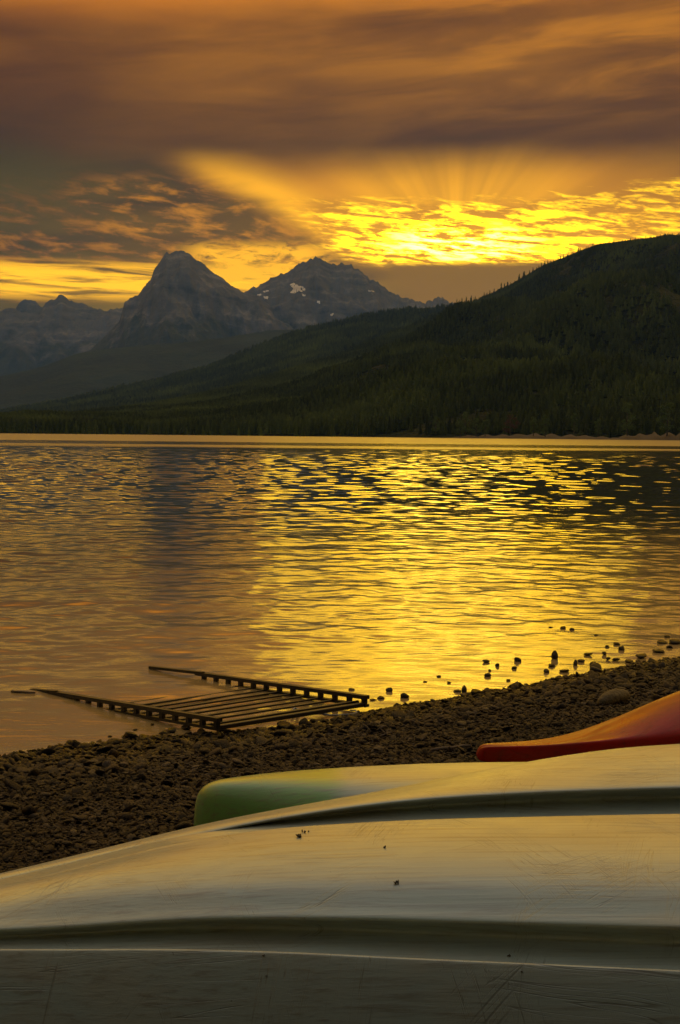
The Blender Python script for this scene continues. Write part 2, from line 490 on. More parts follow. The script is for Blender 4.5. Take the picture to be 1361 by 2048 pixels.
class Range:
    def __init__(s, sil, Df, Dr, amp, sx, sy, power=1.0, ridged=False, jag=0.0, jagf=400, base=-6.0):
        s.a, s.t = sil_tan(sil)
        s.Df, s.Dr, s.amp, s.sx, s.sy, s.pw, s.ridged, s.jag, s.jagf, s.base = Df, Dr, amp, sx, sy, power, ridged, jag, jagf, base
    def df(s, a): return np.interp(a, s.Df[0], s.Df[1])
    def dr(s, a): return np.interp(a, s.Dr[0], s.Dr[1])
    def zr(s, a):
        tt = np.interp(a, s.a, s.t)
        if s.jag: tt = tt + s.jag / FPX * fbm(a * s.jagf, a * 0 + 3.3, 4, 0.55)
        return EYE + tt * s.dr(a)
    def h(s, x, y):
        a = np.arctan2(x, y); d = np.hypot(x, y)
        df, dr = s.df(a), s.dr(a)
        uu = (d - df) / (dr - df)
        zr = s.zr(a)
        up = np.clip(uu, 0, 1)
        g = up ** s.pw
        z = s.base + (zr - s.base) * g
        z = np.where(uu > 1, zr - (zr * 0.5) * (uu - 1) * 1.6, z)
        env = np.sin(np.pi * np.clip(up, 0, 1) ** 0.8) ** 0.8
        n = fbm(x / s.sx + y / s.sy * 0.25, y / s.sy, 6, 0.5, s.ridged)
        z = z + s.amp * env * n * np.clip(zr / 300.0, 0.15, 4.0)
        lim = EYE + (zr - EYE) * d / dr - 1.0
        z = np.where((uu < 1), np.minimum(z, lim), z)
        return z
    def build(s, name, m, a0, a1, na, nu, parent=None):
        aa = np.linspace(a0, a1, na)
        uu = np.concatenate([np.linspace(-0.02, 1, nu) , [1.02, 1.08, 1.2, 1.4]])
        A, U = np.meshgrid(aa, uu)
        D = s.df(A) + U * (s.dr(A) - s.df(A))
        x = D * np.sin(A); y = D * np.cos(A)
        z = s.h(x, y)
        me = mesh_np(name, np.stack([x, y, z], -1).reshape(-1, 3), grid_faces(len(uu), na))
        return setp(link(name, me, m), kind='structure')

def const(v): return (np.array([-2.0, 2.0]), np.array([v, v], dtype=float))
def byaz(pts): return (np.array([(p - 680.5) / FPX for p, _ in pts]), np.array([float(q) for _, q in pts]))

silF = [(-2600, 845), (-600, 848), (0, 846), (150, 832), (300, 812), (450, 780), (600, 735), (700, 700), (780, 666), (850, 636), (908, 609), (949, 598), (990, 580), (1021, 567), (1062, 544), (1088, 529), (1124, 516), (1155, 502), (1196, 488), (1258, 481), (1304, 476), (1335, 469), (1361, 471), (1500, 462), (1900, 480), (2600, 560), (4200, 700)]
silF = [(p, q + (9 if 850 < p < 2000 else 4)) for p, q in silF]
F = Range(silF, byaz([(-2600, 1500), (0, 1120), (700, 960), (1361, 800), (2600, 700)]), byaz([(-2600, 2600), (0, 1900), (500, 2500), (900, 3600), (1361, 4300), (2600, 4500)]), 72, 520, 900, 1.0)
F.sx, F.sy = 430, 800
silE = [(-2600, 790), (-500, 838), (0, 828), (154, 800), (288, 769), (411, 738), (504, 700), (560, 678), (617, 658), (700, 640), (770, 626), (830, 617), (890, 614), (960, 612), (1300, 640), (2600, 700)]
E = Range(silE, const(2600), const(5200), 22, 600, 900, 1.0)
silD = [(-2600, 640), (-800, 700), (-200, 790), (0, 753), (87, 733), (154, 707), (221, 697), (300, 690), (384, 684), (458, 674), (545, 660), (591, 659), (660, 668), (900, 700), (2600, 800)]
Dr_ = Range(silD, const(5200), const(8200), 26, 900, 1300, 1.0)
silC = [(300, 720), (400, 640), (440, 610), (480, 592), (495, 581), (520, 570), (553, 551), (560, 549), (580, 541), (596, 531), (605, 525), (620, 519), (634, 514), (650, 521), (657, 528), (680, 527), (700, 530), (715, 537), (728, 548), (745, 560), (765, 572), (785, 585), (808, 594), (825, 599), (845, 606), (862, 601), (870, 596), (877, 593), (885, 597), (900, 604), (930, 612), (1100, 640), (1500, 700)]
C = Range(silC, const(10300), const(13600), 34, 620, 1500, 0.86, True, 4.0, 420)
silB = [(60, 790), (120, 735), (180, 700), (215, 668), (240, 640), (246, 618), (249, 604), (262, 595), (276, 590), (290, 572), (303, 556), (308, 541), (318, 526), (328, 512), (333, 504), (340, 507), (352, 503), (366, 501), (376, 505), (388, 516), (400, 522), (412, 532), (430, 547), (445, 556), (460, 569), (480, 581), (500, 588), (518, 592), (535, 606), (556, 628), (600, 652), (680, 690), (820, 760)]
B = Range(silB, const(9300), const(12000), 32, 560, 1400, 0.80, True, 1.9, 360)
silA = [(-1400, 560), (-700, 590), (-300, 640), (0, 622), (12, 618), (20, 614), (28, 618), (36, 624), (60, 626), (80, 628), (92, 606), (100, 600), (110, 601), (117, 592), (125, 588), (131, 594), (137, 600), (150, 604), (164, 605), (180, 613), (192, 619), (215, 621), (245, 616), (300, 612), (420, 640), (600, 680)]
A = Range(silA, const(12600), const(15200), 34, 700, 1500, 0.82, True, 3.4, 420)
silA2 = [(-60, 680), (0, 650), (30, 622), (38, 606), (50, 599), (62, 599), (72, 603), (80, 612), (95, 618), (140, 640), (260, 700)]
A2 = Range(silA2, const(15500), const(16600), 18, 700, 1500, 0.7, True, 1.6, 320)
deg = R
hillF = F.build("wooded_hillside", m_hill, deg(-45), deg(50), 560, 190)
hillE = E.build("middle_ridge", m_farhill, deg(-45), deg(45), 420, 110)
hillD = Dr_.build("far_wooded_ridge", m_farhill, deg(-45), deg(45), 420, 90)
mtC = C.build("snowy_mountain", m_rock, (300 - 680) / FPX, (1500 - 680) / FPX, 430, 110)
mtB = B.build("pyramid_peak", m_rock, (60 - 680) / FPX, (820 - 680) / FPX, 420, 110)
mtA = A.build("jagged_ridge", m_rock, (-1400 - 680) / FPX, (600 - 680) / FPX, 480, 80)
mtA2 = A2.build("distant_dome", m_rock, (-60 - 680) / FPX, (260 - 680) / FPX, 160, 40)

# snow patches lying on the second mountain
def march(rg, px, py):
    """point where the view through px,py meets the range"""
    d = ray(px, py); d = d / math.hypot(d[0], d[1])
    ds = np.arange(rg.Df[1][0], rg.Dr[1][0], 6.0)
    x, y = ds * d[0], ds * d[1]
    hit = np.nonzero(rg.h(x, y) > EYE + d[2] * ds)[0]
    return (x[hit[0]], y[hit[0]]) if len(hit) else None
def snow(poly, n=22):
    cx = sum(p[0] for p in poly) / len(poly); cy = sum(p[1] for p in poly) / len(poly)
    vs, fs = [], []
    ring = []
    for i in range(len(poly)):
        a, c2 = poly[i], poly[(i + 1) % len(poly)]
        for k in range(3):
            f = k / 3; ring.append((a[0] + (c2[0] - a[0]) * f + random.uniform(-.7, .7), a[1] + (c2[1] - a[1]) * f + random.uniform(-.6, .6)))
    for q in (1.0, 0.66, 0.33):
        for p in ring:
            h = march(C, cx + (p[0] - cx) * q, cy + (p[1] - cy) * q)
            if h is None: return None
            vs.append((h[0], h[1], float(C.h(np.array([h[0]]), np.array([h[1]]))[0]) + 5.0 * (1.3 - q)))
    m = len(ring)
    for r in range(2):
        for i in range(m): fs.append((r * m + i, r * m + (i + 1) % m, (r + 1) * m + (i + 1) % m, (r + 1) * m + i))
    me = bpy.data.meshes.new("snow_patch")
    me.from_pydata(vs, [], fs + [tuple(range(2 * m, 3 * m))]); me.update()
    for f in me.polygons: f.use_smooth = True
    return link("snow_patch", me, m_snow, mtC)
for poly in ([(580, 570), (588, 566), (593, 569), (604, 573), (612, 579), (609, 586), (598, 583), (590, 587), (580, 586), (588, 578)],
             [(526, 583), (537, 580), (539, 583), (530, 586)], [(528, 593), (537, 593), (536, 599), (530, 599)], [(515, 589), (523, 588), (522, 592), (516, 593)],
             [(635, 601), (641, 603), (640, 609), (635, 608)], [(661, 629), (668, 626), (667, 631), (662, 633)], [(736, 580), (748, 582), (750, 585), (738, 584)], [(604, 588), (612, 590), (611, 594), (605, 592)]):
    snow(poly)

# ------------------------------------------------------------------ trees
def conifer_mesh(name, seed, tiers=9, sides=9):
    r = random.Random(seed); bm = bmesh.new()
    # unit height tree
    trunk = [[bm.verts.new((0.012 * (1 - z) * math.cos(k * 1.571), 0.012 * (1 - z) * math.sin(k * 1.571), z)) for k in range(4)] for z in (-0.03, 0.5, 0.97)]
    for a, c2 in zip(trunk, trunk[1:]):
        for k in range(4): bm.faces.new((a[k], a[(k + 1) % 4], c2[(k + 1) % 4], c2[k]))
    nt_ = len(bm.faces)
    for i in range(tiers):
        f = i / tiers
        z0 = 0.08 + 0.86 * f; rad = (0.17 * (1 - f) ** 0.8 + 0.018) * r.uniform(0.8, 1.15)
        top = bm.verts.new((r.uniform(-.006, .006), r.uniform(-.006, .006), min(1.0, z0 + 0.17 * (1 - f * 0.5))))
        ring = []
        for k in range(sides * 2):
            a = (k + r.uniform(-.3, .3)) * math.pi / sides
            q = rad * (r.uniform(0.85, 1.2) if k % 2 == 0 else r.uniform(0.35, 0.55))
            ring.append(bm.verts.new((q * math.cos(a), q * math.sin(a), z0 - (0.035 if k % 2 == 0 else 0) * r.uniform(.6, 1.4))))
        for k in range(len(ring)):
            bm.faces.new((ring[k], ring[(k + 1) % len(ring)], top))
    me = bm_mesh(name, bm)
    me.materials.append(m_conifer); me.materials.append(m_trunk)
    for p in me.polygons[:nt_]: p.material_index = 1
    return me
con_me = [conifer_mesh("conifer", s, 8 + s % 3, 7) for s in range(3)]

def scatter(name, pts, scales, rots, var, sources, label=None, parent=None):
    me = bpy.data.meshes.new(name)
    me.vertices.add(len(pts)); me.vertices.foreach_set('co', np.asarray(pts, dtype=np.float32).ravel())
    for nm, arr, ty, key in (('sc', scales, 'FLOAT_VECTOR', 'vector'), ('ro', rots, 'FLOAT_VECTOR', 'vector')):
        a = me.attributes.new(nm, ty, 'POINT'); a.data.foreach_set(key, np.asarray(arr, dtype=np.float32).ravel())
    a = me.attributes.new('va', 'INT', 'POINT'); a.data.foreach_set('value', np.asarray(var, dtype=np.int32))
    o = link(name, me)
    g = bpy.data.node_groups.new(name + "_scatter", 'GeometryNodeTree')
    g.interface.new_socket('Geometry', in_out='INPUT', socket_type='NodeSocketGeometry')
    g.interface.new_socket('Geometry', in_out='OUTPUT', socket_type='NodeSocketGeometry')
    gi = g.nodes.new('NodeGroupInput'); go = g.nodes.new('NodeGroupOutput')
    jn = g.nodes.new('GeometryNodeJoinGeometry')
    def attr(nm, ty):
        n = g.nodes.new('GeometryNodeInputNamedAttribute'); n.data_type = ty; n.inputs[0].default_value = nm
        return n.outputs[0]
    sc_, ro_, va_ = attr('sc', 'FLOAT_VECTOR'), attr('ro', 'FLOAT_VECTOR'), attr('va', 'INT')
    er = g.nodes.new('FunctionNodeEulerToRotation'); g.links.new(ro_, er.inputs[0])
    for i, s in enumerate(sources):
        oi = g.nodes.new('GeometryNodeObjectInfo'); oi.inputs['Object'].default_value = s
        oi.transform_space = 'ORIGINAL'; oi.inputs['As Instance'].default_value = True
        cp = g.nodes.new('FunctionNodeCompare'); cp.data_type = 'INT'; cp.operation = 'EQUAL'
        g.links.new(va_, cp.inputs[2]); cp.inputs[3].default_value = i
        ip = g.nodes.new('GeometryNodeInstanceOnPoints')
        g.links.new(gi.outputs[0], ip.inputs['Points']); g.links.new(cp.outputs[0], ip.inputs['Selection'])
        g.links.new(oi.outputs['Geometry'], ip.inputs['Instance'])
        g.links.new(er.outputs[0], ip.inputs['Rotation']); g.links.new(sc_, ip.inputs['Scale'])
        g.links.new(ip.outputs[0], jn.inputs[0])
    g.links.new(jn.outputs[0], go.inputs[0])
    md = o.modifiers.new("scatter", 'NODES'); md.node_group = g
    setp(o, kind='stuff')
    if label: o['label'] = label
    return o

def tree_at(me, x, y, z, h, wid, label, group, name="conifer"):
    o = link(name, me); o.location = (x, y, z); o.scale = (h * wid, h * wid, h)
    o.rotation_euler = (0, 0, random.uniform(0, 6.28))
    return setp(o, label, "tree", group)

def az(px): return (px - 680.5) / FPX
ridge_trees = []
for i in range(130):
    px = 905 + 450 * ((i + random.uniform(0, 1)) / 130)
    a = az(px); d = float(F.dr(a)) * random.uniform(0.985, 1.0)
    x, y = d * math.sin(a), d * math.cos(a)
    z = float(F.h(np.array([x]), np.array([y]))[0])
    ridge_trees.append(tree_at(con_me[i % 3], x, y, z - 1, random.choice((11, 14, 18, 22, 27)) * random.uniform(.9, 1.1), random.uniform(.8, 1.2),
             "small dark conifer on the skyline of the wooded hill under the bright sky", "conifers along the skyline of the right hill"))
for i in range(110):
    px = -10 + 1390 * ((i + random.uniform(0, 1)) / 110)
    a = az(px); d = float(F.df(a)) + random.uniform(30, 60)
    x, y = d * math.sin(a), d * math.cos(a)
    z = float(F.h(np.array([x]), np.array([y]))[0])
    tree_at(con_me[i % 3], x, y, z - 0.5, random.uniform(9, 16), random.uniform(.9, 1.3),
            "dark conifer in the front row of forest along the far shore", "conifers in the front row along the far shore")

def forest(name, rg, n, a0, a1, u0, u1, h0, h1, wid, label):
    u_ = rng.uniform(0, 1, n * 2); a_ = rng.uniform(a0, a1, n * 2)
    d = rg.df(a_); D = rg.dr(a_)
    lo, hi = d + u0 * (D - d), d + u1 * (D - d)
    dd = np.sqrt(lo * lo + (hi * hi - lo * lo) * u_) * 0.5 + (lo + (hi - lo) * u_) * 0.5
    x, y = dd * np.sin(a_), dd * np.cos(a_)
    keep = (fbm(x / 90, y / 130, 3) > -0.55)
    x, y = x[keep][:n], y[keep][:n]
    z = rg.h(x, y)
    ok = z > 1.0
    x, y, z = x[ok], y[ok], z[ok]
    n_ = len(x)
    hh = rng.uniform(h0, h1, n_) * (1 + 0.25 * fbm(x / 200, y / 200, 2))
    w = hh * rng.uniform(wid * .8, wid * 1.25, n_)
    rot = np.zeros((n_, 3)); rot[:, 2] = rng.uniform(0, 6.28, n_)
    return scatter(name, np.stack([x, y, z - 0.5], -1), np.stack([w, w, hh], -1), rot, rng.integers(0, 3, n_), ridge_trees[:3], label)
forest("conifer_forest", F, 125000, deg(-17), deg(20), 0.012, 0.995, 7, 13, 1.5, "dense dark conifer forest covering the hill across the lake")
forest("ridge_forest", E, 26000, deg(-17), deg(9), 0.25, 0.99, 14, 24, 1.7, "hazy conifer forest on the ridge behind the right hill")

def broad_mesh(name, seed, slim=1.0):
    r = random.Random(seed); bm = bmesh.new()
    def tube(p, q, r0, r1):
        dvec = (Vector(q) - Vector(p)); zq = dvec.to_track_quat('Z', 'Y')
        rs_ = []
        for c_, rr_ in ((p, r0), (q, r1)):
            rs_.append([bm.verts.new(Vector(c_) + zq @ Vector((rr_ * math.cos(k * 1.047), rr_ * math.sin(k * 1.047), 0))) for k in range(6)])
        for k in range(6): bm.faces.new((rs_[0][k], rs_[0][(k + 1) % 6], rs_[1][(k + 1) % 6], rs_[1][k]))
    tube((0, 0, -0.03), (0.01, 0, 0.35), 0.022, 0.016); tube((0.01, 0, 0.35), (0, 0.01, 0.75), 0.016, 0.006)
    limbs = []
    for k in range(7):
        a = k * 2.4; z = 0.2 + 0.07 * k; q = (0.17 * slim * math.cos(a), 0.17 * slim * math.sin(a), z + 0.16)
        tube((0, 0, z), q, 0.009, 0.003); limbs.append(q)
    tr = bm_mesh(name + "_trunk", bm); tr.materials.append(m_trunk)
    vs, fs = [], []
    cl_ = []
    for k in range(26):
        z = r.uniform(0.16, 0.93); rad = 0.23 * slim * math.sin(math.pi * min(1, (z + 0.08) / 1.08)) ** 0.6
        a = r.uniform(0, 6.28); q = rad * r.uniform(0.2, 0.95)
        cl_.append((q * math.cos(a), q * math.sin(a), z, r.uniform(0.06, 0.11)))
    for k in range(1500):
        c_ = cl_[r.randrange(len(cl_))]
        d = Vector((r.gauss(0, 1), r.gauss(0, 1), r.gauss(0, 1))).normalized() * c_[3] * r.uniform(.5, 1)
        p = Vector(c_[:3]) + d; s = r.uniform(.008, .018)
        e = Euler((r.uniform(0, 3), r.uniform(0, 3), r.uniform(0, 6)))
        i0 = len(vs)
        for ox, oy in ((-1, -.6), (1, -.6), (1, .6), (-1, .6)): vs.append(p + e.to_matrix() @ Vector((ox * s, oy * s, 0)))
        fs.append((i0, i0 + 1, i0 + 2, i0 + 3))
    cr = bpy.data.meshes.new(name + "_crown"); cr.from_pydata(vs, [], fs); cr.materials.append(m_broad)
    return tr, cr
def back_forest():
    n_ = 700
    x = rng.uniform(-90, 90, n_); y = -rng.uniform(11, 55, n_)
    z = ground_z(x, y); hh = rng.uniform(15, 26, n_)
    w = hh * rng.uniform(1.1, 1.5, n_); rot = np.zeros((n_, 3)); rot[:, 2] = rng.uniform(0, 6.28, n_)
    scatter("lakeside_forest", np.stack([x, y, z], -1), np.stack([w, w, hh], -1), rot, rng.integers(0, 3, n_), ridge_trees[:3], "tall dark conifer forest on the near shore behind the beach")
back_forest()

broads = [broad_mesh("broadleaf", 11, 1.0), broad_mesh("broadleaf", 23, 0.8), broad_mesh("broadleaf", 31, 1.25)]
def broad(px, top, hpx, k, label, w=1.0, dd=15):
    a = az(px); d = float(F.df(a)) + dd
    h = hpx / FPX * d
    x, y = d * math.sin(a), d * math.cos(a)
    z = max(0.2, at(px, top, y)[2] - h)
    e = empty("broadleaf_tree", (x, y, z)); e.rotation_euler = (0, 0, random.uniform(0, 6)); e.scale = (h * w, h * w, h)
    setp(e, label, "tree", "broadleaf trees along the far shore")
    tr, cr = broads[k]
    link("trunk", tr, None, e); link("crown", cr, None, e)
for args in [(1245, 804, 64, 0, "tall rounded light green tree on the far shore, left of the rightmost pair", 1.15),
             (1321, 804, 66, 0, "tall light green tree on the far shore at the right edge of the photo", 1.2),
             (1189, 836, 36, 1, "short slim green tree on the far shore left of the tall rounded tree", 1.3),
             (1086, 828, 44, 1, "slim pale green tree on the far shore right of the bare brown bank", 1.1),
             (1063, 832, 38, 1, "slim pale green tree standing just right of the bare brown bank", 1.2),
             (929, 822, 48, 2, "broad pale green tree on the far shore, tallest, left of the bare bank", 1.0),
             (918, 838, 34, 1, "small pale green tree at the left side of the clump near the bare bank", 1.4),
             (950, 836, 36, 2, "bushy green tree in the middle of the clump near the bare bank", 1.1),
             (968, 838, 34, 1, "small green tree at the right side of the clump near the bare bank", 1.3),
             (870, 832, 34, 2, "low dim green tree on the far shore left of the pale clump", 1.0),
             (1142, 824, 40, 1, "dim green tree on the far shore between the slim pair and the short tree", 1.2),
             (530, 846, 22, 2, "small dim green tree on the far shore below the snowy mountain", 1.0),
             (1352, 826, 48, 1, "dim green tree cut by the right edge of the photo on the far shore", 1.2)]:
    broad(*args)

m_brown = leaf_mat("dead_foliage", (0.09, 0.045, 0.025), (0.15, 0.08, 0.045))
tr_, cr_ = broad_mesh("shrub", 47, 1.5)
cr_.materials.clear(); cr_.materials.append(m_brown)
broads.append((tr_, cr_))
broad(1018, 828, 40, 3, "reddish brown dead tree on the far shore among green ones", 1.3)

# bare banks along the far shore
def bank(pts, label, h):
    vs, fs = [], []
    n = 50; p0, p1 = pts
    for i in range(n + 1):
        px = p0 + (p1 - p0) * i / n; a = az(px); e_ = math.sin(math.pi * i / n) ** 0.5
        for j, q in enumerate((0, 0.35, 0.7, 1.0)):
            d = float(F.df(a)) + 2 + q * 26
            z = -0.3 + (h * q ** 0.8 * e_) * (1 + 0.30 * math.sin(i * 1.3 + q) + 0.15 * random.uniform(-1, 1)) + 0.3
            vs.append((d * math.sin(a), d * math.cos(a), z if q else -0.4))
    for i in range(n):
        for j in range(3): fs.append((i * 4 + j, i * 4 + 4 + j, i * 4 + 5 + j, i * 4 + 1 + j))
    me = bpy.data.meshes.new("bare_bank"); me.from_pydata(vs, [], fs); me.update()
    for f in me.polygons: f.use_smooth = True
    return setp(link("shore_bank", me, m_shore), kind='structure', label=label)
bank((900, 1240), "low bare strip along the far shore", 2.6)
bank((1210, 1500), "low reddish strip of bare shore at right", 4)

# ------------------------------------------------------------------ stones
def stone_mesh(name, seed, sub=2, fl=0.62, mt=None):
    r = random.Random(seed); bm = bmesh.new()
    bmesh.ops.create_icosphere(bm, subdivisions=sub, radius=0.5)
    off = Vector((r.uniform(-9, 9), r.uniform(-9, 9), r.uniform(-9, 9)))
    from mathutils import noise as mn
    planes = [(Vector((r.gauss(0, 1), r.gauss(0, 1), r.gauss(0, 1))).normalized(), r.uniform(0.28, 0.42)) for _ in range(7)]
    for v_ in bm.verts:
        for nrm, k in planes:
            dd = v_.co.dot(nrm)
            if dd > k: v_.co -= nrm * (dd - k) * 0.6
        v_.co *= 1 + 0.20 * mn.noise(v_.co * 2.2 + off)
        v_.co.x *= 1.25; v_.co.z *= fl
    me = bm_mesh(name, bm, sub > 1); me.materials.append(mt or m_stone); return me
def ray_ground(px, py):
    d = ray(px, py)
    for k in np.arange(2.5, 40, 0.02):
        p = np.array([0, 0, EYE]) + d * (k / d[1])
        if p[2] <= max(0.0, float(ground_z(np.array([p[0]]), np.array([p[1]]))[0])): return p
    return p

def place(px, py, w, h, k, label, group, name="stone", mt=None, sub=3, up=False):
    """stone whose silhouette is centred at px,py and w x h photo pixels"""
    p = ray_ground(px, py + h * 0.42)
    D = p[1]; W = w / FPX * D; H = max(h / FPX * D, 0.012)
    me = stone_mesh(name, 100 + k, sub, 1.0, mt)
    o = link(name, me); bpy_z = max(0.0, float(ground_z(np.array([p[0]]), np.array([p[1]]))[0]))
    o.scale = (W / 1.05, W * 0.9, H * 1.15)
    o.rotation_euler = (random.uniform(-.15, .15), random.uniform(-.15, .15), random.uniform(-.4, .4))
    o.location = (p[0], p[1] + W * 0.3, bpy_z + H * 0.26)
    return setp(o, label, "stone", group)

GW = "stones standing in the shallow water"
named = [
 (1111, 1310, 12, 20, "tall upright stone standing alone in golden water right of the glare"),
 (929.5, 1379, 10, 19, "narrow upright dark stone at the waterline left of the long beach curve"),
 (1126.5, 1255, 11, 6, "middle stone of the three farthest out in the bright water"),
 (1103, 1255, 9, 3, "flattest stone, left of the three farthest out in the water"),
 (1144.5, 1258, 10, 6, "right stone of the three farthest out in the bright water"),
 (1193, 1270, 7, 4, "tiny lone stone between the farthest trio and the right pebble spit"),
 (1234.5, 1288, 14, 7, "flat rounded stone farthest out of the group near the right waterline"),
 (1215, 1293.5, 9, 6, "small dark stone left of the flat rounded one near the right waterline"),
 (1244, 1296, 12, 11, "blocky dark stone touching the right side of the flat rounded stone"),
 (1177, 1308.5, 17, 6, "low jagged stone between the tall upright stone and the right group"),
 (1210, 1306.5, 9, 7, "small dark stone below the blocky pair, farther from the beach"),
 (1216.5, 1317, 10, 6, "small oval stone just off the beach below the blocky pair"),
 (1233, 1319, 14, 6, "oval stone nearly touching the beach under the blocky stone"),
 (1152, 1325, 9, 14, "thin upright stone beside the large squared stone at the waterline"),
 (1164, 1322, 14, 7, "rounded low stone between the thin upright and the large squared stone"),
 (1189, 1330, 18, 17, "large squared stone on the waterline, biggest of the right shallows"),
 (1104.5, 1331, 14, 8, "jagged low stone below the tall upright stone"),
 (1094, 1342, 11, 9, "rounded stone near the beach left of the jagged low stone"),
 (1129, 1343, 20, 6, "long flat stone lying at the edge of the beach under the upright pair"),
 (1035.5, 1319, 14, 10, "tilted wedge stone in golden water left of the tall upright stone"),
 (1029, 1336, 10, 8, "dark rounded stone below the tilted wedge stone"),
 (973, 1323, 14, 7, "smooth oval stone standing leftmost in the middle shallows"),
 (995, 1330, 8, 8, "small round stone right of the smooth oval one in the middle shallows"),
 (976, 1350, 13, 8, "low pointed stone below the smooth oval stone in the middle shallows"),
 (980, 1341, 7, 4, "tiny stone between the smooth oval stone and the low pointed one"),
 (878.6, 1353, 9, 5, "tiny dark stone in the glare left of the narrow upright stone"),
 (1017.5, 1360.5, 9, 4, "thin sliver of stone near the waterline below the dark rounded stone"),
 (899, 1365, 8, 4, "tiny stone just left of the narrow upright dark stone"),
 (851, 1364, 8, 3, "tiny flat stone in the glare above the gravel point"),
 (703.7, 1379.5, 12, 7, "rounded stone in the water behind the ramp's near right corner"),
 (779, 1380.5, 12, 12, "round dark stone in the water right of the ramp corner"),
 (762, 1396, 15, 9, "blocky stone closest to the ramp corner at the waterline"),
 (747.5, 1401, 13, 5, "low flat stone wedged by the ramp's near right corner"),
 (810, 1392, 16, 14, "largest stone of the cluster right of the ramp, on the waterline"),
 (915.6, 1382.5, 14, 6, "low flat stone left of the narrow upright dark stone"),
 (952, 1383, 22, 9, "flat rounded stone on the beach edge right of the narrow upright stone"),
 (1335, 1273, 10, 7, "small dark stone topping the pebble spit at the right edge"),
 (1352, 1284, 26, 13, "large dark stone on the pebble spit cut by the right edge"),
 (1327, 1284, 22, 8, "flat dark stone on the left part of the right edge spit"),
 (1341, 1294, 12, 7, "small dark stone below the pebble spit at the right edge"),
 (1318, 1303, 24, 8, "long dark stone between the spit and the beach at right"),
 (1284, 1312, 20, 10, "rounded stone on the beach rim left of the right edge spit"),
 (1259, 1322, 16, 7, "low stone on the beach rim under the oval stone"),
 (220, 1473, 8, 5, "tiny dark stone in the water left of the ramp's shadowed end"),
 (270, 1460, 9, 4, "tiny flat stone out in the water left of the ramp posts"),
 (118, 1497, 19, 9, "small dark stone lying at the far left waterline"),
 (33, 1512, 16, 9, "dark stone at the left edge of the photo on the waterline"),
 (285, 1477, 20, 16, "large round stone at the waterline left of the ramp end"),
 (329, 1468, 20, 13, "large pale round stone nearest the left end of the ramp"),
 (344, 1461, 15, 12, "smooth round stone leaning behind the pale one by the ramp"),
 (307, 1474, 12, 9, "round stone between the two large round stones left of the ramp"),
 (257, 1474, 22, 9, "long flat stone sticking into the water left of the round stones"),
 (305, 1450, 7, 4, "tiny stone in the water under the left ramp rail"),
 (372, 1455, 18, 10, "round stone at the foot of the left ramp end"),
]
src_stones = []
for k, (px, py, w, h, lab) in enumerate(named):
    o = place(px, py, w, h, k, lab, GW, mt=m_wet)
stone_me_src = [stone_mesh("pebble", 500 + k, 2, 0.62) for k in range(5)]
# five lone pebbles on the gravel also lend their shape to the gravel
lone = [((150, 1560), "pinkish pebble on the gravel near the left edge"), ((560, 1500), "flat pebble on the gravel between the ramp and the green canoe"),
        ((860, 1440), "brown pebble on the gravel between the ramp and the red kayak"), ((250, 1640), "grey pebble on the dark gravel left of the green canoe"),
        ((1150, 1400), "rounded pebble on the gravel left of the mossy rock")]
for i, ((px, py), lab) in enumerate(lone):
    p = ray_ground(px, py)
    o = link("pebble", stone_me_src[i]); s = 0.055
    o.scale = (s, s, s); o.location = (p[0], p[1], p[2] + 0.012); setp(o, lab, "pebble", "lone pebbles on the gravel")
    src_stones.append(o)

def gravel():
    n = 260000
    x = rng.uniform(-3.2, 4.4, n * 3); y = rng.uniform(2.2, 12.0, n * 3)
    s = shore_s(x, y)
    # denser where the camera stands near; only on the beach and just under the waterline
    inside = (s > -0.03) & (np.abs(x) < y * 0.42 + 0.7)
    thin = rng.uniform(0, 1, n * 3) < np.clip(3.0 / y * 1.6, 0.35, 1)
    x, y, s = x[inside & thin], y[inside & thin], s[inside & thin]
    x, y, s = x[:n], y[:n], s[:n]
    m = len(x)
    big = np.clip(fbm(x * 0.9, y * 0.9, 3) * 0.5 + 0.5, 0, 1)
    edge = np.exp(-((s - 0.35) / 0.5) ** 2)
    d = np.exp(rng.normal(math.log(0.0080), 0.50, m)) * (1 + 0.6 * edge + 0.35 * big) * (0.9 + y * 0.03)
    d = np.clip(d, 0.006, 0.07)
    z = ground_z(x, y) + d * rng.uniform(-0.2, 0.36, m)
    sc = np.stack([d * rng.uniform(.8, 1.25, m), d * rng.uniform(.8, 1.2, m), d * rng.uniform(.45, 1.0, m)], -1)
    ro = np.stack([rng.normal(0, .45, m), rng.normal(0, .45, m), rng.uniform(0, 6.28, m)], -1)
    return scatter("gravel", np.stack([x, y, z], -1), sc, ro, rng.integers(0, 5, m), src_stones, "dark brown gravel and pebbles covering the beach")
grv = gravel()

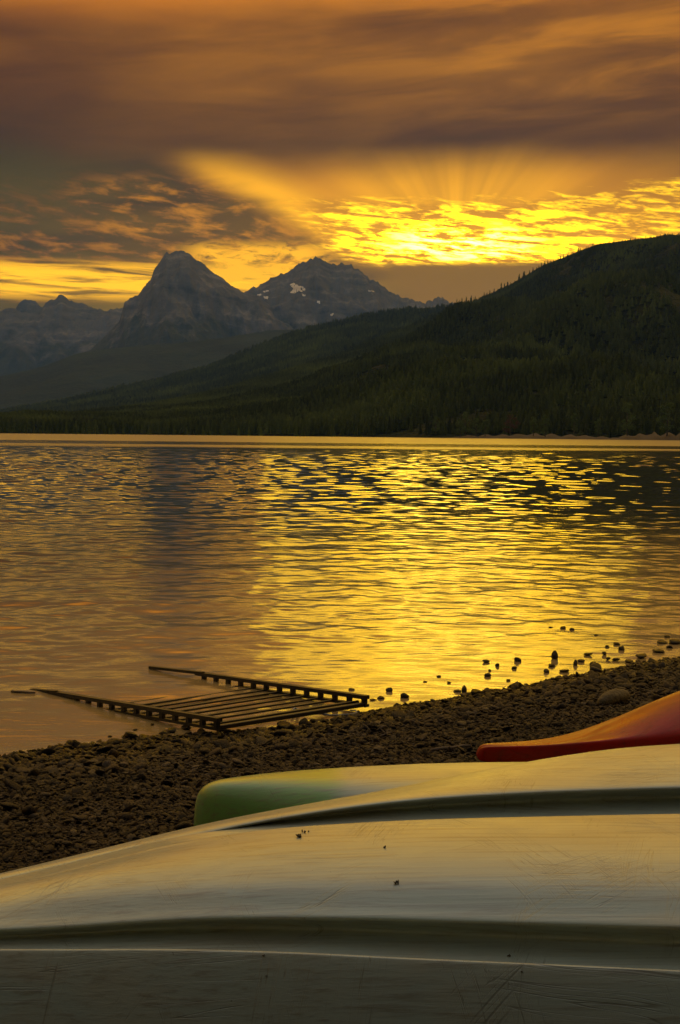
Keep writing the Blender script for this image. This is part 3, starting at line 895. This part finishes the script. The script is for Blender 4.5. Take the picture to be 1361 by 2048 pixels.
# mossy rock on the beach
m_moss, nt, b = material("mossy_rock")
P = obj_co(nt)
put(nt, mix(nt, noise(nt, P, 3, 5, 0.65).ss(0.4, 0.62), (0.06, 0.045, 0.022), (0.13, 0.10, 0.05)), b.inputs['Base Color'])
b.inputs['Roughness'].default_value = 0.85; bump(nt, noise(nt, P, 14, 5, 0.7), b, 0.6, 0.05)
def beach_rock():
    p0 = ray_ground(1200, 1418); p1 = ray_ground(1262, 1405)
    bm = bmesh.new(); bmesh.ops.create_icosphere(bm, subdivisions=4, radius=1.0)
    from mathutils import noise as mn
    L = np.linalg.norm(p1 - p0)
    for v_ in bm.verts:
        c_ = v_.co
        sx = math.copysign(abs(c_.x) ** 0.7, c_.x)
        c_.x = sx * L * 0.46
        k = 0.043 + 0.004 * sx
        c_.y *= k; c_.z = c_.z * k * 0.92
        f = 1 + 0.14 * mn.noise(c_ * 13) + 0.05 * mn.noise(c_ * 40)
        c_.y *= f; c_.z *= f
        c_.z += 0.008 * math.cos(sx * 2.0)
    o = link("rock", bm_mesh("rock", bm, True), m_moss)
    mid = (p0 + p1) / 2
    gz = float(ground_z(np.array([mid[0]]), np.array([mid[1]]))[0])
    o.location = (mid[0], mid[1] + 0.05, gz + 0.03)
    o.rotation_euler = (0, -0.03, math.atan2(p1[1] - p0[1], p1[0] - p0[0]))
    return setp(o, "long rounded tan rock lying on the gravel behind the red kayak", "rock")
beach_rock()

def tube_mesh(name, pts, rads, sides=7, caps=True):
    bm = bmesh.new(); rings = []
    pts = [Vector(p) for p in pts]
    for i, p in enumerate(pts):
        tdir = (pts[min(i + 1, len(pts) - 1)] - pts[max(i - 1, 0)]).normalized()
        q = tdir.to_track_quat('Z', 'Y'); rr = rads[i] if hasattr(rads, '__len__') else rads
        rings.append([bm.verts.new(p + q @ Vector((rr * math.cos(2 * math.pi * k / sides), rr * math.sin(2 * math.pi * k / sides), 0))) for k in range(sides)])
    for a, c_ in zip(rings, rings[1:]):
        for k in range(sides): bm.faces.new((a[k], a[(k + 1) % sides], c_[(k + 1) % sides], c_[k]))
    if caps:
        bm.faces.new(rings[0][::-1]); bm.faces.new(rings[-1])
    return bm_mesh(name, bm, True)

m_twig, nt, b = material("driftwood")
put(nt, mix(nt, noise(nt, obj_co(nt), 30, 4), (0.05, 0.035, 0.025), (0.14, 0.10, 0.07)), b.inputs['Base Color']); b.inputs['Roughness'].default_value = 0.8
def stick(pxs, r0, name, label, cat, mt, lift=0.012):
    pts = []
    for px, py in pxs:
        p = ray_ground(px, py); pts.append((p[0], p[1], max(p[2], 0) + lift))
    n = len(pts)
    return setp(link(name, tube_mesh(name, pts, [r0 * (1 - 0.5 * i / n) for i in range(n)]), mt), label, cat)
stick([(862, 1507), (885, 1502), (905, 1501), (925, 1497), (943, 1497)], 0.010, "stick", "thin dark stick on the gravel left of the red kayak tip", "stick", m_twig)
stick([(760, 1478), (778, 1470), (792, 1468)], 0.004, "stick", "short pale twig on the gravel right of the ramp", "stick", m_twig)
stick([(24, 1385), (32, 1387), (45, 1387.5), (60, 1388.5), (71, 1389)], 0.008, "stick", "thin dark stick in the water off the left ramp rail", "stick", m_twig, 0.008)
m_rope, nt, b = material("grey_blue_rope")
put(nt, mix(nt, noise(nt, obj_co(nt), 120, 2), (0.10, 0.11, 0.13), (0.28, 0.30, 0.33)), b.inputs['Base Color']); b.inputs['Roughness'].default_value = 0.8
stick([(584, 1432), (590, 1425), (598, 1427), (592, 1434), (602, 1436), (625, 1434), (640, 1434), (650, 1437), (668, 1439), (690, 1438), (706, 1436), (714, 1433), (712, 1429), (700, 1428)], 0.007, "rope", "loose grey rope lying on the gravel by the ramp's near end", "rope", m_rope, 0.02)

# ------------------------------------------------------------------ ramp
m_steel, nt, b = material("weathered_steel")
O = geo_pos(nt)
put(nt, mix(nt, noise(nt, O, 12, 5, 0.6).ss(0.4, 0.65), (0.008, 0.007, 0.007), (0.026, 0.019, 0.015)), b.inputs['Base Color'])
b.inputs['Metallic'].default_value = 0.25; b.inputs['Roughness'].default_value = 0.55
bump(nt, noise(nt, O, 90, 4), b, 0.3, 0.004)
def beam(name, p, q, w, h, parent, origin, mt=None, up=Vector((0, 0, 1))):
    p, q = Vector(p) - Vector(origin), Vector(q) - Vector(origin)
    d = (q - p); L = d.length; x = d.normalized(); yv = up.cross(x).normalized(); z = x.cross(yv)
    bm = bmesh.new(); bmesh.ops.create_cube(bm, size=1)
    for v_ in bm.verts:
        v_.co = p + x * ((v_.co.x + 0.5) * L) + yv * (v_.co.y * w) + z * (v_.co.z * h)
    bmesh.ops.bevel(bm, geom=bm.edges[:], offset=min(w, h) * 0.12, segments=1, affect='EDGES')
    return link(name, bm_mesh(name, bm), mt or m_steel, parent)
def ramp_frame():
    # near corners and where the rails dip under, from the photograph
    nl = Vector(at(440, 1440, 6.98)); nr = Vector(at(735, 1395, 7.66))
    fl = Vector(at(68, 1379, 8.215)); fr = Vector(at(305, 1334, 8.99))
    root = empty("slatted_ramp", (nl.x, nl.y, 0))
    org = root.location.copy()
    setp(root, "dark metal slatted ramp frame lying from the gravel into the shallow water", "ramp")
    drop = Vector((0, 0, 0.045))
    for a, f, sgn, kk in ((nl, fl, -1, 0.105), (nr, fr, 1, 0.235)):
        d = (f - a).normalized()
        Ltot = (f - a).length
        # main rail, then a lighter rail end which dips below the water
        jn = a + (f - a) * (1 - kk)
        beam("top_rail", a, jn, 0.032, 0.017, root, org)
        beam("rail_extension", jn - d * 0.06 + Vector((0, 0, 0.006)), f + d * 0.02 - Vector((0, 0, 0.004)), 0.026, 0.014, root, org)
        beam("lower_rail", a - drop + Vector((0, 0, 0.0)), a + (f - a) * (1 - kk) - drop * 0.95, 0.03, 0.012, root, org)
        n = int((jn - a).length / 0.113)
        for i in range(n + 1):
            c_ = a + d * (0.022 + i * 0.113)
            beam("post", c_ - Vector((0, 0, 0.048)), c_ - Vector((0, 0, 0.008)), 0.024, 0.030, root, org, up=d)
    nd = (fl - nl).normalized(); rd = (fr - nr).normalized()
    for i in range(14):
        p = nl + nd * (0.022 + i * 0.113) - Vector((0, 0, 0.040)); q = nr + rd * (0.022 + i * 0.113) - Vector((0, 0, 0.040))
        if i == 0:
            beam("end_bar", p, q, 0.028, 0.022, root, org)
            beam("slat", p + nd * 0.045 + Vector((0, 0, .01)), q + rd * 0.045 + Vector((0, 0, .012)), 0.014, 0.012, root, org)
        else:
            beam("slat", p, q, 0.016, 0.010, root, org)
    return root
ramp_frame()

# ------------------------------------------------------------------ canoes
def hull_mat(name, base_fn, rough=0.36, coat=0.8, scuff=(0.12, 0.095, 0.065)):
    m, nt, b = material(name)
    O = obj_co(nt); X, Y, Z = sepv(nt, O)
    brush = noise(nt, vec(nt, X * 2.2, Y * 130.0, Z * 130.0), 1.0, 6, 0.7, 0.25)
    grime = noise(nt, vec(nt, X * 3.0, Y * 11.0, Z * 11.0), 1.0, 5, 0.6, 0.4)
    spk = noise(nt, O, 150, 2, 0.5)
    c = base_fn(nt, X, Y, Z, grime)
    c = mix(nt, brush.ss(0.46, 0.70) * 0.55, c, scuff)
    # fine dark and light scratches, each family along its own direction
    sc = None
    for i, (ax, ay, s1, s2) in enumerate(((1.0, 0.5, 3.0, 110.0), (-0.6, 1.0, 5.0, 130.0), (1.0, -0.12, 2.2, 150.0), (0.35, 1.0, 6.0, 120.0))):
        al = X * ax + Y * ay; ac = X * (-ay) + Y * ax
        wv = noise(nt, vec(nt, al * 2.0, ac * 2.0, float(i)), 1.0, 2, 0.5)
        nn = noise(nt, vec(nt, al * s1, ac * s2 + wv * 6.0, 3.0 * i), 1.0, 1, 0.5)
        line = (nn - 0.5)._m('ABSOLUTE').ss(0.014, 0.0)
        patch = noise(nt, vec(nt, al * 4.0, ac * 7.0, 9.0 + i), 1.0, 2, 0.5).ss(0.53, 0.63)
        q = line * patch
        sc = q if sc is None else sc.max(q)
    c = mix(nt, sc * 0.42, c, (0.05, 0.035, 0.02))
    c = mix(nt, spk.ss(0.74, 0.80) * 0.6, c, (0.05, 0.04, 0.03))
    put(nt, c, b.inputs['Base Color'])
    put(nt, grime.ss(0.3, 0.7, rough - 0.06, rough + 0.12) + brush * 0.06, b.inputs['Roughness'])
    bh = bump(nt, brush * 0.6 + sc * -0.3 + grime * 0.5, b, 0.42, 0.0022)
    nt.links.new(bh.outputs[0], b.inputs['Coat Normal'])
    b.inputs['Coat Weight'].default_value = coat; b.inputs['Specular IOR Level'].default_value = 0.5 if coat else 0.22; b.inputs['Coat Roughness'].default_value = 0.24
    return m
m_white = hull_mat("scuffed_white_hull", lambda nt, X, Y, Z, g: mix(nt, g.ss(0.35, 0.7), (0.24, 0.30, 0.285), (0.25, 0.27, 0.23)))
def green_fn(nt, X, Y, Z, g):
    e = X + (g - 0.5) * 0.10
    f = e.ss(-0.045, 0.05)
    mid = e.ss(-0.14, -0.06) * e.ss(0.03, -0.03)
    c = mix(nt, f, (0.10, 0.24, 0.06), (0.24, 0.29, 0.25))
    return mix(nt, mid * 0.7, c, (0.10, 0.26, 0.02))
m_green = hull_mat("green_tipped_hull", green_fn)
m_red = hull_mat("worn_red_hull", lambda nt, X, Y, Z, g: mix(nt, g.ss(0.3, 0.7), (0.30, 0.010, 0.005), (0.21, 0.007, 0.004)), 0.28, 0.0, (0.10, 0.006, 0.003))

def loft(name, sections, m, parent=None, sub=2, creases=()):
    ns, nc = len(sections), len(sections[0])
    vs = [p for s_ in sections for p in s_]
    fs = [tuple(int(i) for i in f) for f in grid_faces(ns, nc)]
    me = bpy.data.meshes.new(name); me.from_pydata([tuple(map(float, p)) for p in vs], [], fs); me.update()
    for f in me.polygons: f.use_smooth = True
    o = link(name, me, m, parent)
    if creases:
        bm = bmesh.new(); bm.from_mesh(me)
        cl_ = bm.edges.layers.float.new('crease_edge')
        for e in bm.edges:
            a, c_ = e.verts[0].index, e.verts[1].index
            if abs(a - c_) == nc and (a % nc) in creases: e[cl_] = creases[a % nc]
        bm.to_mesh(me); bm.free()
    sd_ = o.modifiers.new("thickness", 'SOLIDIFY'); sd_.thickness = 0.005; sd_.offset = -1
    s2 = o.modifiers.new("smooth", 'SUBSURF'); s2.levels = sub; s2.render_levels = sub
    return o

def interp(pts, x):
    xs = [p[0] for p in pts]
    # smooth interpolation: average of linear samples
    v_ = 0
    for k, w in ((-60, .15), (-30, .2), (0, .3), (30, .2), (60, .15)):
        v_ += w * np.interp(x + k, xs, [p[1] for p in pts])
    return v_

def white_canoe():
    L = {  # photo rows of the lengthwise features by photo column, and their distances
     'S':  ([(-620, 1905), (-500, 1868), (-300, 1812), (0, 1740), (100, 1716), (200, 1692), (300, 1668), (400, 1647), (500, 1629), (600, 1612), (700, 1597), (800, 1581), (900, 1563), (1000, 1545), (1100, 1529), (1200, 1514), (1361, 1496), (1700, 1478), (2400, 1470), (3200, 1500)],
            [(-620, 2.16), (-300, 2.24), (0, 2.32), (700, 2.50), (1361, 2.62), (3200, 2.62)]),
     'G1': ([(-620, 1908), (-500, 1872), (-300, 1822), (0, 1758), (200, 1710), (300, 1687), (400, 1664), (500, 1645), (600, 1630), (661, 1621), (764, 1608), (918, 1595), (1124, 1585), (1361, 1578), (1700, 1572), (3200, 1590)],
            [(-620, 2.14), (-300, 2.20), (0, 2.26), (700, 2.34), (1361, 2.42), (3200, 2.42)]),
     'R2': ([(-620, 1913), (-500, 1880), (-300, 1838), (0, 1778), (200, 1728), (300, 1702), (400, 1682), (500, 1668), (590, 1659), (661, 1655), (780, 1648), (918, 1643), (1361, 1634), (1700, 1632), (3200, 1650)],
            [(-620, 2.11), (-300, 2.14), (0, 2.18), (700, 2.22), (1361, 2.25), (3200, 2.25)]),
     'K':  ([(-620, 1920), (-500, 1893), (-300, 1855), (0, 1785), (150, 1760), (300, 1748), (600, 1735), (900, 1727), (1361, 1728), (3200, 1740)],
            [(-620, 2.08), (-300, 2.09), (0, 2.10), (500, 2.07), (1361, 2.055), (3200, 2.05)]),
     'G2': ([(-620, 1928), (-500, 1908), (-300, 1883), (0, 1861), (150, 1856), (300, 1844), (450, 1836), (700, 1836), (900, 1842), (1361, 1856), (3200, 1900)],
            [(-620, 2.05), (-300, 2.03), (0, 2.01), (700, 1.97), (1361, 1.94), (3200, 1.94)]),
     'R3': ([(-620, 1934), (-500, 1922), (-300, 1908), (0, 1904), (150, 1905), (400, 1904), (600, 1910), (800, 1922), (1000, 1932), (1361, 1952), (3200, 2010)],
            [(-620, 2.03), (-300, 1.96), (0, 1.90), (700, 1.82), (1361, 1.78), (3200, 1.76)]),
    }
    secs = []
    cols_ = list(range(-620, -200, 40)) + list(range(-200, 1800, 60)) + list(range(1800, 3201, 200))
    for px in cols_:
        X0 = at(px, 1750, 2.15)[0]
        P = {}
        for k, (rows, ds) in L.items():
            py, d = interp(rows, px), interp(ds, px)
            # same X for the whole section: take the height at this distance
            tt = ray(px, py); P[k] = np.array([X0, d, EYE + tt[2] / tt[1] * d])
        S, G1, R2, K_, G2, R3 = (P[k] for k in ('S', 'G1', 'R2', 'K', 'G2', 'R3'))
        def v3(d, z): return np.array([X0, d, z])
        los = lambda r, d: EYE + (r[2] - EYE) / r[1] * d
        e1 = float(sstep(240, 620, px)); e2 = 0.25 + 0.75 * float(sstep(-350, 450, px))
        w1d = G1[1] - 0.018; w1z = e1 * (los(R2, w1d) - 0.001) + (1 - e1) * (G1[2] * 0.85 + R2[2] * 0.15)
        g1w = v3(w1d, w1z)
        f1z = R2[2] + (w1z - R2[2]) * 1.0 - 0.004 * e1
        w2d = G2[1] - 0.022 * e2; w2z = los(R3, w2d) - 0.002
        gz = float(ground_z(np.array([X0]), np.array([1.9]))[0])
        bow = float(sstep(-620, -420, px))
        gw = 0.36
        near = [v3(R3[1] - 0.14 * bow, gw), v3(R3[1] - 0.115 * bow, R3[2] * .35 + gw * .65), v3(R3[1] - 0.065 * bow, R3[2] * .7 + gw * .3), v3(R3[1] - 0.012 * bow, R3[2] - 0.022), R3]
        def wall(G, W, e):
            # lip, undercut, concave foot of the step, listed from the foot up
            W = W - 0.003 * e
            hgt = G[2] - W
            return [v3(G[1] - 0.022 * e - 0.006, W - 0.001), v3(G[1] + 0.004 * e, W + hgt * 0.16), v3(G[1] + 0.030 * e, W + hgt * 0.40), v3(G[1] + 0.026 * e, W + hgt * 0.78), v3(G[1] - 0.002 * e, W + hgt * 0.97)]
        sec = near + [v3(R3[1] + 0.012, R3[2] - 0.004 - 0.014 * e2), v3((R3[1] + w2d) / 2, (w2z + R3[2]) / 2 - 0.050 * e2), ] + wall(G2, w2z, e2) + [v3(G2[1] + 0.016, G2[2] + 0.0020), G2 * 0.5 + K_ * 0.5 + np.array([0, 0, 0.004]), K_ + (G2 - K_) * 0.18, K_ + (R2 - K_) * 0.10, (K_ + R2) / 2 + np.array([0, 0, 0.004]), R2 + np.array([0, -0.012, -0.001]), R2,
               v3(R2[1] + 0.012, R2[2] - 0.001 - 0.010 * e1), v3((R2[1] + w1d) / 2, (f1z + R2[2]) / 2 - 0.035 * e1), ] + wall(G1, w1z, e1) + [v3(G1[1] + 0.016, G1[2] + 0.0015), (G1 + S) / 2 + np.array([0, 0, 0.004]), S,
               v3(S[1] + 0.03, S[2] - 0.014), v3(S[1] + 0.09 * bow, S[2] * .7 + gw * .3), v3(S[1] + 0.12 * bow, gw)]
        secs.append(sec)
    # close the bow
    s0 = secs[0]
    c0 = sum(s0) / len(s0)
    for k, f in ((0.03, 0.6), (0.045, 0.12)):
        secs.insert(0, [np.array([s0[0][0] - k, c0[1] + (p[1] - c0[1]) * f, gw + (p[2] - gw) * (0.93 if f > .3 else 0.7)]) for p in s0])
    # rounded-off stern
    s0 = secs[-1]; c0 = sum(s0) / len(s0)
    for k, f in ((0.05, 0.93), (0.09, 0.75), (0.11, 0.35), (0.115, 0.02)):
        secs.append([np.array([s0[0][0] + k, c0[1] + (p[1] - c0[1]) * f, gw + (p[2] - gw) * (0.25 + 0.75 * f)]) for p in s0])
    root = empty("canoe", (0, 2.2, 0.36))
    setp(root, "large scuffed white canoe lying upside down across the foreground, hull ridged lengthwise", "canoe", "upturned boats on the beach")
    secs = [[p - np.array([0, 2.2, 0.36]) for p in s_] for s_ in secs]
    h = loft("hull", secs, m_white, root, 3, {4: 0.55, 18: 0.6})
    for idx in (0, -1):
        link("gunwale", tube_mesh("gunwale", [tuple(s_[idx]) for s_ in secs[2:]], 0.014, 8), m_gun, root)
    return root, h
m_gun, nt, b = material("dark_gunwale_trim")
b.inputs['Base Color'].default_value = (0.03, 0.03, 0.03, 1); b.inputs['Roughness'].default_value = 0.5
wc, wc_hull = white_canoe()

def green_canoe():
    crown = [(391, 1700), (392, 1665), (393, 1640), (394.5, 1615), (397, 1600), (400, 1590), (405, 1581), (412, 1574), (422, 1568), (440, 1562), (460, 1559), (520, 1551), (600, 1544), (700, 1538), (800, 1533), (850, 1530), (1000, 1527), (1100, 1526), (1400, 1528), (2200, 1560)]
    wid = [(391, 0.006), (397, 0.022), (412, 0.04), (440, 0.062), (520, 0.10), (600, 0.14), (800, 0.22), (1100, 0.31), (1500, 0.38), (2200, 0.40)]
    d0 = 3.15; gw = 0.40
    secs = []
    for px in [391, 391.6, 392.2, 393, 394, 395.5, 397.5, 400, 404, 409, 415, 423, 433, 446, 465, 490, 520, 560, 600, 650, 700, 760, 820, 900, 1000, 1150, 1400, 1700, 2200]:
        py = np.interp(px, [c_[0] for c_ in crown], [c_[1] for c_ in crown]); w = np.interp(px, [c_[0] for c_ in wid], [c_[1] for c_ in wid])
        top = at(px, py, d0); zt = max(top[2], gw + 0.01)
        # the flat side towards the camera is seen under the crown
        goal = (EYE - zt) / d0
        for _ in range(6):      # lower the crown until the section's own skyline sits at the photographed height
            sec = []
            for k in range(-8, 9):
                q = k / 8
                aq = abs(q)
                yy = math.copysign(math.sin(aq * math.pi / 2) ** 0.8, q) * w
                zz = gw + (zt - gw) * (1 - aq ** 2.3) ** 0.75
                sec.append(np.array([top[0], d0 + yy, zz]))
            tm = min((EYE - p[2]) / p[1] for p in sec)
            zt = max(gw + 0.01, zt - (goal - tm) * d0)
        sec = [p - np.array([0, d0, gw]) for p in sec]
        secs.append(sec)
    s0 = secs[-1]
    for k, f in ((0.10, 0.85), (0.17, 0.5), (0.20, 0.05)):
        secs.append([np.array([s0[0][0] + k, p[1] * f, p[2] * (0.4 + 0.6 * f)]) for p in s0])
    root = empty("canoe", (0, d0, gw))
    setp(root, "upturned pale canoe with green painted end behind the large white canoe", "canoe", "upturned boats on the beach")
    loft("hull", secs, m_green, root, 2)
    for idx in (0, -1):
        link("gunwale", tube_mesh("gunwale", [tuple(s_[idx]) for s_ in secs[4:]], 0.012, 8), m_gun, root)
green_canoe()

def red_kayak():
    crown = [(956, 1508), (957, 1503), (959, 1498), (962, 1494), (967, 1491.5), (975, 1490), (985, 1489), (1050, 1485), (1100, 1480), (1150, 1470), (1200, 1455), (1250, 1435), (1300, 1412), (1361, 1386), (1450, 1352), (1600, 1318), (1900, 1300), (2600, 1310)]
    chine = [(956, 1510), (957, 1506), (959, 1502), (962, 1499), (967, 1497), (975, 1496), (985, 1495), (1050, 1493), (1100, 1490), (1150, 1485), (1200, 1481), (1250, 1477), (1361, 1467), (1450, 1462), (1600, 1460), (2600, 1480)]
    low = [(956, 1512), (957, 1516), (959, 1519), (962, 1521.5), (967, 1523.5), (975, 1525), (985, 1526), (1050, 1529), (1150, 1536), (1361, 1565), (1600, 1620), (2600, 1680)]
    wid = [(956, 0.006), (959, 0.012), (967, 0.022), (985, 0.03), (1050, 0.05), (1150, 0.09), (1250, 0.13), (1361, 0.18), (1600, 0.27), (2600, 0.30)]
    ip = lambda a, x: np.interp(x, [q[0] for q in a], [q[1] for q in a])
    d0 = 3.9; secs = []
    org = np.array([0, d0, 0.5])
    for px in [956, 957, 958.2, 960, 963, 967, 975, 985, 1010, 1050, 1090, 1130, 1170, 1210, 1250, 1290, 1325, 1361, 1410, 1470, 1540, 1620, 1750, 1900, 2200, 2600]:
        w = ip(wid, px)
        cp = at(px, ip(crown, px), d0); X0 = cp[0]
        def zat(py, d): r_ = ray(px, py); return EYE + r_[2] / r_[1] * d
        zc = zat(ip(chine, px), d0 - w); zl = zat(ip(low, px), d0 - w * 1.1)
        zt = cp[2]
        prof = [(-1.1, zl), (-1.08, zl * .6 + zc * .4), (-1.04, zl * .2 + zc * .8), (-1.0, zc), (-0.86, zc * .75 + zt * .25 + .004 * w / .2), (-0.5, zc * .3 + zt * .7 + .006), (-0.2, zt - 0.004 * w / .2 - .001), (0, zt), (0.3, zt - .15 * (zt - zc)), (0.7, zc * .5 + zt * .5), (1.0, zc), (1.05, zl * .4 + zc * .6), (1.1, zl)]
        goal = (EYE - zt) / d0
        tm = min((EYE - z) / (d0 + q * w) for q, z in prof)
        dzk = (goal - tm) * d0
        prof = [(q, z - dzk * (1 if -1 < q < 1.04 else 0)) for q, z in prof]
        secs.append([np.array([X0, d0 + q * w, z]) - org for q, z in prof])
    s0 = secs[-1]; zb = s0[0][2]
    for k, f in ((0.12, 0.8), (0.20, 0.45), (0.23, 0.04)):
        secs.append([np.array([s0[0][0] + k, p[1] * f, zb + (p[2] - zb) * (0.3 + 0.7 * f)]) for p in s0])
    root = empty("kayak", tuple(org))
    setp(root, "upturned red kayak with long narrow tip behind the white canoe at right", "kayak", "upturned boats on the beach")
    h = loft("hull", secs, m_red, root, 2, {3: 0.25})
    # deck closing the underside
    under = [[s_[0] + np.array([0, 0, 0.001]), s_[0] * .5 + s_[-1] * .5 + np.array([0, 0, -0.006]), s_[-1] + np.array([0, 0, 0.001])] for s_ in secs]
    loft("deck", under, m_red, root, 1)
    return root
red_kayak()

# bits fallen on the white hull
m_seed, nt, b = material("dry_seed_husk")
put(nt, mix(nt, noise(nt, obj_co(nt), 5, 3), (0.012, 0.009, 0.006), (0.05, 0.035, 0.02)), b.inputs['Base Color']); b.inputs['Roughness'].default_value = 0.8
bpy.context.view_layer.update()
dg = bpy.context.evaluated_depsgraph_get()
hev = wc_hull.evaluated_get(dg)
from mathutils.bvhtree import BVHTree
bvh = BVHTree.FromObject(wc_hull, dg)
def on_hull(px, py):
    d = Vector(ray(px, py)).normalized(); mi = wc_hull.matrix_world.inverted()
    hit = bvh.ray_cast(mi @ Vector((0, 0, EYE)), mi.to_3x3() @ d)
    if hit[0] is None: return None
    return wc_hull.matrix_world @ hit[0], hit[1]
def seed(px, py, size, n, label, sd_=0, name="seed_husk"):
    h = on_hull(px, py)
    if h is None: return
    r = random.Random(sd_); bm = bmesh.new(); size *= 1.5
    for k in range(n):
        m_ = Matrix.Translation((r.uniform(-.5, .5) * size, r.uniform(-.4, .4) * size, r.uniform(.1, .3) * size)) @ Euler((r.uniform(0, 3), r.uniform(0, 3), r.uniform(0, 3))).to_matrix().to_4x4() @ Matrix.Diagonal((size * .45, size * .16, size * .13, 1))
        bmesh.ops.create_icosphere(bm, subdivisions=2, radius=1, matrix=m_)
    o = link(name, bm_mesh(name, bm, True), m_seed)
    o.location = h[0]
    setp(o, label, "debris", "dark bits fallen on the white hull")
for i, (px, py, sz, n, lab) in enumerate([
    (598, 1674, 0.0055, 9, "largest dark seed clump on the upper white hull, left of the others"),
    (608, 1665, 0.0045, 3, "small split dark husk just above the largest clump on the white hull"),
    (616, 1664, 0.0030, 2, "tiny dark husk right of the split one on the upper white hull"),
    (773, 1696, 0.0045, 2, "thin slanted dark husk on the middle of the upper hull panel"),
    (793, 1766, 0.0045, 7, "round dark seed clump on the shaded hull panel near the middle"),
    (1020, 1913, 0.0032, 4, "small dark clump in the lower hull groove"),
    (1043, 1945, 0.0028, 3, "tiny dark bit on the lowest hull ridge, right part"),
    (530, 1912, 0.0030, 3, "small dark bit on the lowest hull ridge, left of centre"),
    (1170, 1856, 0.0028, 2, "tiny dark bit at the top edge of the lower groove"),
    (532, 1952, 0.0026, 2, "tiny dark fleck low on the hull side below the lowest ridge")]):
    seed(px, py, sz, n, lab, i)

# ------------------------------------------------------------------ haze
hz = bmesh.new(); bmesh.ops.create_cube(hz, size=1)
for v_ in hz.verts:
    v_.co = Vector((v_.co.x * 33000, 7500 + v_.co.y * 20800, -6.5 + (v_.co.z + 0.5) * 1806))
ho = link("haze", bm_mesh("haze", hz))
m_haze = bpy.data.materials.new("haze_air"); m_haze.use_nodes = True
nt = m_haze.node_tree; nt.nodes.clear()
pv = nt.nodes.new('ShaderNodeVolumePrincipled'); mo = nt.nodes.new('ShaderNodeOutputMaterial')
pv.inputs['Color'].default_value = (0.11, 0.27, 0.90, 1)
pv.inputs['Density'].default_value = HAZE
pv.inputs['Anisotropy'].default_value = 0.25
nt.links.new(pv.outputs[0], mo.inputs['Volume'])
ho.data.materials.append(m_haze)
setp(ho, kind='stuff')
